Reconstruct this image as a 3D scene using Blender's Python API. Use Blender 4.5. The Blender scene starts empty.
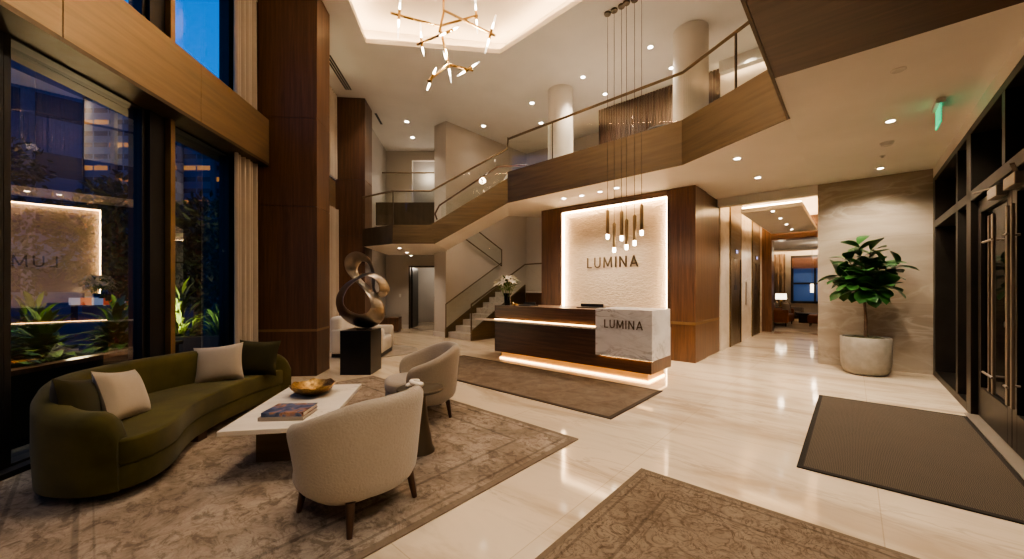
import bpy, bmesh, math, random
from mathutils import Vector, Matrix
random.seed(7)
S = bpy.context.scene
C = S.collection
PI = math.pi
# ------------------------------------------------------------------ frames
# world: camera stands at the origin, 1.45 m up, looking along +Y.
# the reception / entrance half of the lobby is turned by RZ, the window half by WZ.
RZ = math.radians(-41.87)
WZ = math.radians(6.0)
EYE = 1.45
def RP(s, t, z=0.0):
    c, n = math.cos(RZ), math.sin(RZ)
    return Vector((c*s - n*t, n*s + c*t, z))
def WP(a, w, z=0.0):
    c, n = math.cos(WZ), math.sin(WZ)
    return Vector((c*a - n*w, n*a + c*w, z))

# ------------------------------------------------------------------ mesh helpers
def B(): return bmesh.new()
def box(bm, x0, x1, y0, y1, z0, z1):
    v = [bm.verts.new(p) for p in ((x0,y0,z0),(x1,y0,z0),(x1,y1,z0),(x0,y1,z0),(x0,y0,z1),(x1,y0,z1),(x1,y1,z1),(x0,y1,z1))]
    for f in ((3,2,1,0),(4,5,6,7),(0,1,5,4),(1,2,6,5),(2,3,7,6),(3,0,4,7)): bm.faces.new([v[i] for i in f])
    return bm
def quad(bm, a, b, c, d):
    return bm.faces.new([bm.verts.new(p) for p in (a,b,c,d)])
def prism(bm, pts, z0, z1):
    area = sum(pts[i][0]*pts[(i+1)%len(pts)][1]-pts[(i+1)%len(pts)][0]*pts[i][1] for i in range(len(pts)))
    if area < 0: pts = pts[::-1]
    lo = [bm.verts.new((p[0],p[1],z0)) for p in pts]; hi = [bm.verts.new((p[0],p[1],z1)) for p in pts]
    n = len(pts)
    bm.faces.new(lo[::-1]); bm.faces.new(hi)
    for i in range(n): bm.faces.new((lo[i],lo[(i+1)%n],hi[(i+1)%n],hi[i]))
    return bm
def prism_xz(bm, pts, y0, y1):
    area = sum(pts[i][0]*pts[(i+1)%len(pts)][1]-pts[(i+1)%len(pts)][0]*pts[i][1] for i in range(len(pts)))
    if area < 0: pts = pts[::-1]
    lo = [bm.verts.new((p[0],y0,p[1])) for p in pts]; hi = [bm.verts.new((p[0],y1,p[1])) for p in pts]
    n = len(pts)
    bm.faces.new(lo); bm.faces.new(hi[::-1])
    for i in range(n): bm.faces.new((lo[(i+1)%n],lo[i],hi[i],hi[(i+1)%n]))
    return bm
def prism_yz(bm, pts, x0, x1):
    lo = [bm.verts.new((x0,p[0],p[1])) for p in pts]; hi = [bm.verts.new((x1,p[0],p[1])) for p in pts]
    n = len(pts)
    bm.faces.new(lo[::-1]); bm.faces.new(hi)
    for i in range(n): bm.faces.new((lo[i],lo[(i+1)%n],hi[(i+1)%n],hi[i]))
    bmesh.ops.recalc_face_normals(bm, faces=bm.faces[:])
    return bm
def frame_of(d):
    d = d.normalized()
    u = d.cross(Vector((0,0,1)))
    if u.length < 1e-3: u = d.cross(Vector((0,1,0)))
    u.normalize(); return u, u.cross(d).normalized()
def tube(bm, pts, r, seg=10, closed=False):
    pts = [Vector(p) for p in pts]; n = len(pts)
    rs = r if isinstance(r, (list, tuple)) else [r]*n
    rings = []; pu = None
    for i, p in enumerate(pts):
        if closed: d = pts[(i+1)%n]-pts[i-1]
        else: d = pts[min(i+1,n-1)]-pts[max(i-1,0)]
        d.normalize()
        if pu is None: u, v = frame_of(d)
        else:
            u = (pu - d*pu.dot(d))
            if u.length < 1e-4: u, _ = frame_of(d)
            u.normalize()
        v = u.cross(d); pu = u
        rings.append([bm.verts.new(p + (u*math.cos(2*PI*k/seg)+v*math.sin(2*PI*k/seg))*rs[i]) for k in range(seg)])
    m = n if closed else n-1
    for i in range(m):
        a, b = rings[i], rings[(i+1)%n]
        for k in range(seg): bm.faces.new((a[k], a[(k+1)%seg], b[(k+1)%seg], b[k]))
    if not closed:
        bm.faces.new(rings[0][::-1]); bm.faces.new(rings[-1])
    bmesh.ops.recalc_face_normals(bm, faces=bm.faces[:])
    return bm
def lathe(bm, prof, seg=32, c=(0,0,0), wob=None, cap=True):
    rings = []
    for j, (r, z) in enumerate(prof):
        if r < 1e-5: rings.append([bm.verts.new((c[0],c[1],c[2]+z))])
        else:
            ring = []
            for k in range(seg):
                a = 2*PI*k/seg; rr = r; zz = z
                if wob: rr, zz = wob(r, z, a, j)
                ring.append(bm.verts.new((c[0]+rr*math.cos(a), c[1]+rr*math.sin(a), c[2]+zz)))
            rings.append(ring)
    for a, b in zip(rings, rings[1:]):
        for k in range(seg):
            k2 = (k+1)%seg
            if len(a)==1 and len(b)==1: continue
            if len(a)==1: bm.faces.new((a[0], b[k2], b[k]))
            elif len(b)==1: bm.faces.new((a[k], a[k2], b[0]))
            else: bm.faces.new((a[k], a[k2], b[k2], b[k]))
    if cap and len(rings[0])>1: bm.faces.new(rings[0][::-1])
    if cap and len(rings[-1])>1: bm.faces.new(rings[-1])
    bmesh.ops.recalc_face_normals(bm, faces=bm.faces[:])
    return bm
def bar(bm, p0, p1, w, h):
    """square bar between two points"""
    p0, p1 = Vector(p0), Vector(p1); u, v = frame_of(p1-p0)
    r = []
    for p in (p0, p1):
        r.append([bm.verts.new(p+u*a*w/2+v*b*h/2) for a, b in ((-1,-1),(1,-1),(1,1),(-1,1))])
    a, b = r
    bm.faces.new(a[::-1]); bm.faces.new(b)
    for k in range(4): bm.faces.new((a[k],a[(k+1)%4],b[(k+1)%4],b[k]))
    bmesh.ops.recalc_face_normals(bm, faces=bm.faces[:])
    return bm
def sweep(bm, path, prof, cap=True):
    """path: list of (x,y); prof(i)-> list of (offset along left normal, z) closed loop"""
    n = len(path); rings = []
    for i, p in enumerate(path):
        a = Vector(path[max(i-1,0)]); b = Vector(path[min(i+1,n-1)])
        d = (b-a).normalized(); nl = Vector((-d.y, d.x))
        rings.append([bm.verts.new((p[0]+nl.x*o, p[1]+nl.y*o, z)) for o, z in prof(i)])
    m = len(rings[0])
    for a, b in zip(rings, rings[1:]):
        for k in range(m): bm.faces.new((a[k], a[(k+1)%m], b[(k+1)%m], b[k]))
    if cap: bm.faces.new(rings[0][::-1]); bm.faces.new(rings[-1])
    bmesh.ops.recalc_face_normals(bm, faces=bm.faces[:])
    return bm
def crom(pts, n):
    """catmull-rom resample of open polyline, n points"""
    P = [Vector(p) for p in pts]
    P = [2*P[0]-P[1]] + P + [2*P[-1]-P[-2]]
    out = []; segs = len(P)-3
    for i in range(n):
        t = i/(n-1)*segs; k = min(int(t), segs-1); f = t-k
        a, b, c, d = P[k:k+4]
        out.append(0.5*((2*b)+(c-a)*f+(2*a-5*b+4*c-d)*f*f+(3*b-a-3*c+d)*f**3))
    return out
def crom_closed(pts, n):
    P = [Vector(p) for p in pts]; m = len(P); out = []
    for i in range(n):
        t = i/n*m; k = int(t); f = t-k
        a, b, c, d = P[(k-1)%m], P[k%m], P[(k+1)%m], P[(k+2)%m]
        out.append(0.5*((2*b)+(c-a)*f+(2*a-5*b+4*c-d)*f*f+(3*b-a-3*c+d)*f**3))
    return out
def leaf(bm, base, d, up, L, W, bend=0.25, rows=5, fold=.12, shape=None):
    """one broad leaf, base point, direction, up hint"""
    d = d.normalized(); side = d.cross(up)
    if side.length < 1e-3: side = d.cross(Vector((1,0,0)))
    side.normalize(); nrm = side.cross(d).normalized()
    prev = None
    for i in range(rows+1):
        t = i/rows
        w = W*(shape(t) if shape else math.sin(PI*min(1,t*.94+.03))**.8)
        c = base + d*(L*t) - nrm*(bend*L*t*t)
        row = [bm.verts.new(c - side*w/2 + nrm*fold*w), bm.verts.new(c), bm.verts.new(c + side*w/2 + nrm*fold*w)]
        if prev:
            for k in range(2): bm.faces.new((prev[k], prev[k+1], row[k+1], row[k]))
        prev = row
def rand_dir():
    z = random.uniform(-1,1); a = random.uniform(0,2*PI); r = math.sqrt(1-z*z)
    return Vector((r*math.cos(a), r*math.sin(a), z))
def leaf_cloud(bm, c, rad, n, L, W, shell=.55):
    c = Vector(c)
    for _ in range(n):
        d = rand_dir(); k = shell+(1-shell)*random.random()
        p = c + Vector((d.x*rad[0], d.y*rad[1], d.z*rad[2]))*k
        dd = (d + rand_dir()*.8 + Vector((0,0,-.2))).normalized()
        leaf(bm, p, dd, rand_dir(), L*random.uniform(.7,1.2), W*random.uniform(.7,1.2), rows=2)

# ------------------------------------------------------------------ objects
def finish(bm, smooth):
    if smooth:
        ang = math.radians(38)
        for f in bm.faces: f.smooth = True
        for e in bm.edges:
            if len(e.link_faces) == 2: e.smooth = e.calc_face_angle(0) < ang
def obj(name, bm, m, parent=None, bevel=0, smooth=False, sub=0, seg=2, label=None):
    finish(bm, smooth or sub > 0)
    me = bpy.data.meshes.new(name); bm.to_mesh(me); bm.free()
    o = bpy.data.objects.new(name, me); C.objects.link(o)
    if m: me.materials.append(m)
    if parent: o.parent = parent
    if sub:
        md = o.modifiers.new('subsurf', 'SUBSURF'); md.levels = sub; md.render_levels = sub
    if bevel:
        md = o.modifiers.new('bevel', 'BEVEL'); md.width = bevel; md.segments = seg; md.limit_method = 'ANGLE'; md.angle_limit = math.radians(35); md.harden_normals = False
    if label: o['label'] = label
    return o
def tag(o, label, cat, group=None):
    o['label'] = label; o['category'] = cat
    if group: o['group'] = group
    return o
def thing(name, label, cat, loc=(0,0,0), rz=0, group=None):
    o = bpy.data.objects.new(name, None); C.objects.link(o)
    o.empty_display_size = .1
    o.location = loc; o.rotation_euler = (0,0,rz)
    return tag(o, label, cat, group)
def struct(name, bm=None, m=None, loc=(0,0,0), rz=0, label=None, **kw):
    if bm is None:
        o = bpy.data.objects.new(name, None); C.objects.link(o)
    else: o = obj(name, bm, m, **kw)
    o.location = loc; o.rotation_euler = (0,0,rz)
    o['kind'] = 'structure'
    if label: o['label'] = label
    return o
def dup(root, loc, rz=None, label=None, group=None):
    r = root.copy(); C.objects.link(r); r.location = loc
    if rz is not None: r.rotation_euler = (0,0,rz)
    if label: r['label'] = label
    if group: r['group'] = group
    for ch in list(root.children):
        c = ch.copy(); C.objects.link(c); c.parent = r
        for g in list(ch.children):
            d = g.copy(); C.objects.link(d); d.parent = c
    return r

# ------------------------------------------------------------------ materials
def mk(name):
    m = bpy.data.materials.new(name); m.use_nodes = True
    nt = m.node_tree; b = nt.nodes['Principled BSDF']
    return m, nt, b
def N(nt, t, **kw):
    n = nt.nodes.new(t)
    for k, v in kw.items():
        if k in n.inputs: n.inputs[k].default_value = v
        else: setattr(n, k, v)
    return n
def L(nt, a, b): nt.links.new(a, b)
def coords(nt, scale=(1,1,1), rot=(0,0,0), kind='Object'):
    tc = N(nt, 'ShaderNodeTexCoord'); mp = N(nt, 'ShaderNodeMapping')
    mp.inputs['Scale'].default_value = scale; mp.inputs['Rotation'].default_value = rot
    L(nt, tc.outputs[kind], mp.inputs['Vector']); return mp.outputs['Vector']
def ramp(nt, fac, stops, interp='LINEAR'):
    r = N(nt, 'ShaderNodeValToRGB'); r.color_ramp.interpolation = interp
    e = r.color_ramp.elements
    while len(e) < len(stops): e.new(.5)
    for el, (p, c) in zip(e, stops): el.position = p; el.color = (*c, 1) if len(c)==3 else c
    L(nt, fac, r.inputs['Fac']); return r.outputs['Color']
def mixc(nt, fac, a, b, blend='MIX'):
    n = N(nt, 'ShaderNodeMix', data_type='RGBA', blend_type=blend)
    for sock, v in ((n.inputs[0], fac), (n.inputs[6], a), (n.inputs[7], b)):
        if hasattr(v, 'is_output'): L(nt, v, sock)
        elif isinstance(v, (int, float)): sock.default_value = v
        else: sock.default_value = (*v, 1)
    return n.outputs[2]
def mth(nt, op, a, b=None, c=None):
    n = N(nt, 'ShaderNodeMath', operation=op)
    for i, v in enumerate((a, b, c)):
        if v is None: continue
        if hasattr(v, 'is_output'): L(nt, v, n.inputs[i])
        else: n.inputs[i].default_value = v
    return n.outputs[0]
def noise(nt, vec, scale=5, detail=4, rough=.5, dist=0):
    n = N(nt, 'ShaderNodeTexNoise'); n.inputs['Scale'].default_value = scale; n.inputs['Detail'].default_value = detail
    n.inputs['Roughness'].default_value = rough; n.inputs['Distortion'].default_value = dist
    L(nt, vec, n.inputs['Vector']); return n.outputs['Fac']
def bump(nt, b, h, strength=.3, dist=.01):
    n = N(nt, 'ShaderNodeBump'); n.inputs['Strength'].default_value = strength; n.inputs['Distance'].default_value = dist
    L(nt, h, n.inputs['Height']); L(nt, n.outputs['Normal'], b.inputs['Normal'])
def plain(name, col, rough=.6, metal=0, var=.12, vs=3, bs=0, bscale=60, spec=None, coat=0):
    m, nt, b = mk(name); v = coords(nt)
    f = noise(nt, v, vs, 3)
    lo = tuple(c*(1-var) for c in col); hi = tuple(min(1, c*(1+var)) for c in col)
    L(nt, ramp(nt, f, [(.3,lo),(.7,hi)]), b.inputs['Base Color'])
    b.inputs['Roughness'].default_value = rough; b.inputs['Metallic'].default_value = metal
    if spec is not None: b.inputs['Specular IOR Level'].default_value = spec
    if coat: b.inputs['Coat Weight'].default_value = coat
    if bs: bump(nt, b, noise(nt, v, bscale, 3), bs, .004)
    return m
def wood(name, dark, light, axis='z', rough=.33, k=1.0):
    m, nt, b = mk(name)
    sc = {'z': (16*k,16*k,.7), 'x': (.7,16*k,16*k), 'y': (16*k,.7,16*k)}[axis]
    v = coords(nt, sc)
    f = noise(nt, v, 1.3, 6, .62, .9)
    v2 = coords(nt, tuple(c*4 for c in sc)); f2 = noise(nt, v2, 1.5, 3)
    mid = tuple((a+c)/2 for a, c in zip(dark, light))
    c = ramp(nt, f, [(.28,dark),(.5,mid),(.72,light)])
    c = mixc(nt, mth(nt,'MULTIPLY',f2,.35), c, tuple(x*.55 for x in dark))
    L(nt, c, b.inputs['Base Color']); b.inputs['Roughness'].default_value = rough
    bump(nt, b, f2, .06, .002)
    return m
def metal(name, col, rough=.3, streak=None, var=.25, mt=1.0):
    m, nt, b = mk(name)
    sc = streak or (3,3,3)
    f = noise(nt, coords(nt, sc), 2, 5, .6)
    L(nt, ramp(nt, f, [(.3,tuple(c*(1-var) for c in col)),(.7,tuple(min(1,c*(1+var)) for c in col))]), b.inputs['Base Color'])
    b.inputs['Metallic'].default_value = mt
    L(nt, ramp(nt, f, [(.3,(rough*.8,)*3),(.7,(rough*1.25,)*3)]), b.inputs['Roughness'])
    return m
def emit(name, col, s):
    m, nt, b = mk(name)
    b.inputs['Base Color'].default_value = (*[min(1,c) for c in col],1)
    b.inputs['Emission Color'].default_value = (*col,1); b.inputs['Emission Strength'].default_value = s
    return m
def glass(name, tint=(.9,.95,.92), refl=.06, fres=.5, rough=0.0):
    m, nt, b = mk(name); nt.nodes.remove(b)
    out = nt.nodes['Material Output']
    tr = N(nt, 'ShaderNodeBsdfTransparent'); tr.inputs[0].default_value = (*tint,1)
    gl = N(nt, 'ShaderNodeBsdfGlossy'); gl.inputs['Roughness'].default_value = rough; gl.inputs['Color'].default_value = (1,1,1,1)
    lw = N(nt, 'ShaderNodeLayerWeight'); lw.inputs['Blend'].default_value = .5
    f = mth(nt, 'MULTIPLY_ADD', mth(nt, 'POWER', lw.outputs['Facing'], 4.0), fres, refl)
    mx = N(nt, 'ShaderNodeMixShader'); L(nt, f, mx.inputs[0]); L(nt, tr.outputs[0], mx.inputs[1]); L(nt, gl.outputs[0], mx.inputs[2])
    L(nt, mx.outputs[0], out.inputs['Surface']); return m
def fabric(name, col, scale=220, bs=.5, var=.18, sheen=.3, vs=2.5):
    m, nt, b = mk(name); v = coords(nt)
    f = noise(nt, v, vs, 4); w = noise(nt, v, scale, 2)
    c = ramp(nt, f, [(.3,tuple(x*(1-var) for x in col)),(.7,tuple(min(1,x*(1+var)) for x in col))])
    c = mixc(nt, mth(nt,'MULTIPLY',w,.5), c, tuple(x*.6 for x in col))
    L(nt, c, b.inputs['Base Color']); b.inputs['Roughness'].default_value = .9
    b.inputs['Sheen Weight'].default_value = sheen; b.inputs['Sheen Roughness'].default_value = .5
    b.inputs['Specular IOR Level'].default_value = .2
    bump(nt, b, w, bs, .004)
    return m
M = {}
def stone(name, base, dark, vein, sc=(.5,2.2,2.2), rough=.1, tile=None, vw=.035, rot=0, mort=.012):
    m, nt, b = mk(name)
    v = coords(nt, sc, (0,0,rot))
    f = noise(nt, v, .9, 9, .6, 1.2)
    c = ramp(nt, f, [(.33,dark),(.52,base),(.75,tuple(min(1,x*1.08) for x in base))])
    f2 = noise(nt, v, 1.6, 6, .55, 2.0)
    a = mth(nt,'ABSOLUTE', mth(nt,'SUBTRACT', f2, .5))
    vf = ramp(nt, a, [(0,(1,1,1)),(vw,(0,0,0))])
    brk = ramp(nt, noise(nt, v, .7, 2), [(.45,(0,0,0)),(.65,(1,1,1))])
    c = mixc(nt, mth(nt,'MULTIPLY', mth(nt,'MULTIPLY',vf,brk),.7), c, vein)
    if tile:
        br = N(nt, 'ShaderNodeTexBrick'); br.offset = tile[2] if len(tile)>2 else 0
        br.inputs['Scale'].default_value = 1; br.inputs['Brick Width'].default_value = tile[0]; br.inputs['Row Height'].default_value = tile[1]
        br.inputs['Mortar Size'].default_value = mort*.25; br.inputs['Mortar Smooth'].default_value = .1
        br.inputs['Color1'].default_value = (.93,.93,.93,1); br.inputs['Color2'].default_value = (1,1,1,1); br.inputs['Mortar'].default_value = (.76,.73,.69,1)
        tc = N(nt, 'ShaderNodeTexCoord'); mp = N(nt, 'ShaderNodeMapping')
        if len(tile)>3: mp.inputs['Location'].default_value = tile[3]; mp.inputs['Rotation'].default_value = tile[4] if len(tile)>4 else (0,0,0)
        L(nt, tc.outputs['Object'], mp.inputs['Vector']); L(nt, mp.outputs[0], br.inputs['Vector'])
        c = mixc(nt, 1.0, c, br.outputs['Color'], 'MULTIPLY')
    L(nt, c, b.inputs['Base Color']); b.inputs['Roughness'].default_value = rough
    return m
M['floor'] = stone('floor_marble', (.70,.575,.425), (.50,.385,.265), (.38,.295,.21), (.45,2.0,1), .085, (1.5,1.5,0,(-.135,.35,0)))
M['wallstone'] = stone('wall_stone', (.39,.325,.25), (.27,.22,.165), (.52,.45,.36), (.35,1,1.3), .28, (1.55,1.18,0,(.5,0,0),(PI/2,0,0)), .05)
M['liftstone'] = stone('lift_stone', (.70,.62,.51), (.58,.50,.40), (.48,.39,.30), (1,.6,1.2), .25)
M['marble'] = stone('white_marble', (.80,.77,.74), (.66,.63,.60), (.26,.22,.19), (1.1,1.4,2.6), .16, None, .045, .5)
M['travertine'] = stone('travertine', (.84,.75,.63), (.74,.64,.52), (.5,.42,.33), (1,3,1), .35)
M['stair'] = stone('stair_stone', (.66,.60,.52), (.52,.47,.40), (.4,.34,.28), (1,1,1), .3)
def plaster(name, col, bs=.0):
    return plain(name, col, .75, var=.04, vs=1.2, bs=bs, bscale=90)
M['ceil'] = plaster('ceiling_paint', (.76,.72,.665))
M['ceil_low'] = plaster('ceiling_paint_low', (.88,.83,.77))
M['wall'] = plaster('wall_paint', (.52,.465,.40))
M['wall2'] = plaster('wall_paint_light', (.64,.59,.525))
M['wallgrey'] = plaster('wall_paint_grey', (.46,.43,.395))
M['walnut'] = wood('walnut_panel', (.066,.032,.016), (.20,.100,.050))
M['walnut_d'] = wood('walnut_panel_dark', (.055,.027,.013), (.145,.072,.036), 'z', .45)
M['walnut_x'] = wood('walnut_panel_horizontal', (.060,.030,.017), (.175,.090,.050), 'x')
M['walnut_soffit'] = wood('walnut_soffit', (.055,.028,.015), (.12,.066,.037), 'x', .4, .6)
M['leg'] = wood('chair_leg_walnut', (.035,.016,.009), (.09,.042,.022), 'z', .35)
M['bronze'] = metal('brushed_bronze', (.145,.102,.056), .45, (.6,.6,9), .25, .55)
M['bronze_d'] = metal('dark_bronze', (.085,.063,.04), .42, (3,3,.4), .25, .6)
M['bronze_frame'] = plain('bronze_frame', (.034,.028,.022), .42, .7, .2)
M['brass'] = metal('brass', (.62,.42,.19), .28, (2,2,2), .12)
M['brass_d'] = metal('aged_brass', (.26,.175,.09), .42, (2,2,2), .15, .6)
M['blackframe'] = plain('window_frame_black', (.012,.013,.016), .45, .3)
M['plinth_glow'] = plain('brass_plinth', (.60,.42,.21), .45, .25, .06)
M['steel'] = metal('satin_steel', (.30,.255,.205), .42, (2,2,2), .1, .6)
M['pewter'] = metal('pewter_bronze', (.31,.275,.24), .34, (6,6,2), .12, .95)
M['black'] = plain('black_lacquer', (.010,.010,.009), .3, 0, .2)
M['blackplastic'] = plain('black_plastic', (.012,.012,.012), .4)
M['win'] = glass('window_glass', (.62,.66,.70), .22, .4)
M['winup'] = glass('window_glass_upper', (.9,.95,1), .03, .2)
M['rail'] = glass('railing_glass', (.93,.955,.925), .05, .45)
M['doorglass'] = glass('door_glass', (.5,.52,.5), .07, .35)
M['velvet'] = fabric('green_velvet', (.076,.066,.016), 300, .15, .40, .12, 3)
M['velvet_p'] = fabric('green_velvet_cushion', (.036,.031,.009), 300, .2, .25, .12, 4)
M['linen'] = fabric('beige_linen', (.44,.37,.285), 260, .4, .1)
M['boucle'] = fabric('cream_boucle', (.41,.345,.27), 75, 1.0, .08)
M['cream'] = fabric('cream_upholstery', (.55,.49,.41), 200, .3, .08)
M['curtain'] = fabric('curtain_beige', (.50,.43,.355), 200, .1, .06, .2)
M['curtain_b'] = fabric('curtain_brown', (.20,.14,.10), 200, .1, .06, .2)
M['leather'] = plain('cognac_leather', (.30,.10,.03), .4, 0, .2, 6)
M['greyfab'] = fabric('taupe_fabric', (.20,.16,.13), 200, .3)
M['blackfab'] = fabric('black_fabric', (.012,.010,.009), 200, .3)
M['darkfab'] = fabric('dark_fabric', (.05,.04,.035), 200, .3)
WARM = (1,.69,.40)
M['led'] = emit('led_strip', (1,.67,.36), 36)
M['led_soft'] = emit('led_cove', (1,.76,.5), 16)
M['led_desk'] = emit('led_desk', (1,.58,.23), 11)
M['lens'] = emit('downlight_lens', (1,.86,.68), 30)
M['bulb'] = emit('bulb', (1,.80,.55), 40)
M['bulb_pend'] = emit('pendant_bulb', (1,.82,.6), 22)
M['shade'] = emit('lamp_shade', (1,.82,.58), 3.2)
M['exit'] = emit('exit_green', (.0,.62,.27), .85)
M['whiteplastic'] = plain('white_plastic', (.7,.67,.62), .5)
M['display'] = emit('lift_display', (.35,.38,1), 1.2)
def glasscone():
    m, nt, b = mk('clear_glass_tube'); nt.nodes.remove(b); out = nt.nodes['Material Output']
    tr = N(nt,'ShaderNodeBsdfTransparent'); em = N(nt,'ShaderNodeEmission'); em.inputs[0].default_value=(1,.85,.65,1); em.inputs[1].default_value=3.5
    mx = N(nt,'ShaderNodeMixShader'); mx.inputs[0].default_value=.45
    L(nt,tr.outputs[0],mx.inputs[1]); L(nt,em.outputs[0],mx.inputs[2]); L(nt,mx.outputs[0],out.inputs[0]); return m
M['cone'] = glasscone()
# textured plaster of the lit reception panel
def wavy():
    m, nt, b = mk('carved_plaster'); v = coords(nt, (1,1,2.6))
    f = noise(nt, v, 9, 3, .5, 1.0)
    L(nt, ramp(nt, f, [(.3,(.60,.48,.345)),(.7,(.68,.555,.41))]), b.inputs['Base Color']); b.inputs['Roughness'].default_value=.8
    bump(nt, b, f, .8, .035); return m
M['plaster'] = wavy()
# rugs -------------------------------------------------------------
def edge_dist(nt, hx, hy):
    tc = N(nt,'ShaderNodeTexCoord'); sp = N(nt,'ShaderNodeSeparateXYZ'); L(nt, tc.outputs['Object'], sp.inputs[0])
    dx = mth(nt,'SUBTRACT', hx, mth(nt,'ABSOLUTE', sp.outputs[0])); dy = mth(nt,'SUBTRACT', hy, mth(nt,'ABSOLUTE', sp.outputs[1]))
    return mth(nt,'MINIMUM', dx, dy)
def oriental(name, hx, hy, ground, dark, mid, bw=.42, fade=.5, sc=3.2, orn_w=.85, blot_w=.3):
    m, nt, b = mk(name); v = coords(nt)
    d = edge_dist(nt, hx, hy)
    # scrolling ornament: contour lines of a distorted noise + voronoi rosettes
    n1 = noise(nt, v, sc, 4, .55, 2.2)
    sc1 = mth(nt,'ABSOLUTE', mth(nt,'SINE', mth(nt,'MULTIPLY', n1, 34)))
    orn = ramp(nt, sc1, [(.30,(1,1,1)),(.55,(0,0,0))])
    vo = N(nt,'ShaderNodeTexVoronoi'); vo.inputs['Scale'].default_value = sc*1.6; L(nt, v, vo.inputs['Vector'])
    ros = ramp(nt, mth(nt,'SINE', mth(nt,'MULTIPLY', vo.outputs['Distance'], 26)), [(.45,(0,0,0)),(.6,(1,1,1))])
    orn = mixc(nt, .4, orn, ros)
    wear = ramp(nt, noise(nt, v, 5.5, 8, .75, .4), [(.36,(0,0,0)),(.62,(1,1,1))])
    blotch = ramp(nt, noise(nt, v, 1.6, 6, .7, .5), [(.35,mid),(.62,ground)])
    k = mth(nt,'MULTIPLY', orn, mth(nt,'MULTIPLY_ADD', wear, fade, 1-fade))
    c = mixc(nt, mth(nt,'MULTIPLY',k,orn_w), blotch, dark)
    b2 = ramp(nt, noise(nt, coords(nt,(1,1.5,1),(0,0,.5)), 7, 7, .72, .8), [(.50,(0,0,0)),(.60,(1,1,1))])
    c = mixc(nt, mth(nt,'MULTIPLY', b2, blot_w), c, dark)
    # border bands
    band = ramp(nt, mth(nt,'DIVIDE', d, bw), [(.0,(.55,.55,.55)),(.10,(.55,.55,.55)),(.115,(1,1,1)),(.20,(1,1,1)),(.215,(.55,.55,.55)),(.25,(.55,.55,.55)),(.265,(1,1,1)),(.80,(.92,.92,.92)),(.82,(.5,.5,.5)),(.86,(.5,.5,.5)),(.875,(1,1,1)),(.97,(1,1,1)),(.985,(.62,.62,.62)),(1.0,(1,1,1))])
    c = mixc(nt, .8, c, band, 'MULTIPLY')
    edge = ramp(nt, mth(nt,'DIVIDE', d, bw), [(.085,(1,1,1)),(.1,(0,0,0))])
    c = mixc(nt, mth(nt,'MULTIPLY',edge,.75), c, mid)
    spk = noise(nt, v, 150, 2); c = mixc(nt, mth(nt,'MULTIPLY',spk,.4), c, tuple(x*.7 for x in mid))
    L(nt, c, b.inputs['Base Color']); b.inputs['Roughness'].default_value=.95; b.inputs['Specular IOR Level'].default_value=.1
    bump(nt, b, spk, .5, .004); return m
M['rug_main'] = oriental('rug_main', 1.96, 1.80, (.42,.345,.275), (.085,.058,.04), (.20,.152,.112), .5, .75, 2.2, .5, .62)
M['rug_near'] = oriental('rug_near', 1.0, 1.5, (.28,.215,.155), (.05,.031,.018), (.185,.138,.098), .36, .45, 4.0)
def deskrug():
    m, nt, b = mk('rug_desk'); v = coords(nt); d = edge_dist(nt, 2.11, .765)
    f = noise(nt, v, 4, 9, .75, .6); c = ramp(nt, f, [(.35,(.105,.077,.056)),(.5,(.15,.113,.084)),(.65,(.19,.148,.112))])
    e = ramp(nt, d, [(.05,(1,1,1)),(.055,(0,0,0))]); c = mixc(nt, e, c, (.05,.038,.03))
    w = noise(nt, v, 160, 2); c = mixc(nt, mth(nt,'MULTIPLY',w,.4), c, (.10,.075,.055))
    L(nt, c, b.inputs['Base Color']); b.inputs['Roughness'].default_value=.95; b.inputs['Specular IOR Level'].default_value=.1; bump(nt,b,w,.5,.004); return m
M['rug_desk'] = deskrug()
def matmat():
    m, nt, b = mk('entrance_mat'); v = coords(nt); d = edge_dist(nt, .651, 1.38)
    w = N(nt,'ShaderNodeTexWave'); w.inputs['Scale'].default_value=30; w.inputs['Distortion'].default_value=4; w.inputs['Detail'].default_value=2; L(nt, v, w.inputs['Vector'])
    w2 = noise(nt, coords(nt,(70,220,1)), 1, 3)
    c = ramp(nt, mth(nt,'MULTIPLY', w.outputs['Fac'], w2), [(.0,(.045,.036,.028)),(.5,(.105,.084,.063))])
    c = mixc(nt, mth(nt,'MULTIPLY',noise(nt, v, 2.5, 3),.4), c, (.10,.08,.06))
    e = ramp(nt, d, [(.04,(1,1,1)),(.043,(0,0,0))]); c = mixc(nt, e, c, (.03,.026,.022))
    L(nt, c, b.inputs['Base Color']); b.inputs['Roughness'].default_value=.95; b.inputs['Specular IOR Level'].default_value=.1; bump(nt,b,w2,.5,.006); return m
M['mat'] = matmat()
M['rug_round'] = fabric('rug_round', (.27,.225,.18), 120, .5, .3, .1, 4)
M['carpet'] = fabric('lounge_carpet', (.36,.29,.22), 100, .4, .2, .1, 1.5)
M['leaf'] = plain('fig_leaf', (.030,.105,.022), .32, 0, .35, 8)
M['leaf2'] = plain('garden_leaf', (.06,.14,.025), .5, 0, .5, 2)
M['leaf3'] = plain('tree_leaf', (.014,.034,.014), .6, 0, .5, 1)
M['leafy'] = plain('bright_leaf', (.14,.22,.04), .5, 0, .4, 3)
M['trunk'] = plain('bark', (.11,.065,.04), .8, 0, .3, 20)
M['soil'] = plain('moss_soil', (.035,.035,.012), .95, 0, .6, 25, .6)
M['concrete'] = plain('pot_concrete', (.30,.27,.225), .85, 0, .14, 9, .25, 60)
M['petal'] = plain('lily_petal', (.82,.78,.66), .6, 0, .06)
M['vase'] = plain('dark_vase_glass', (.006,.010,.006), .08, 0, .1, coat=.5)
M['paper'] = plain('book_pages', (.62,.55,.45), .8)
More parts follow.
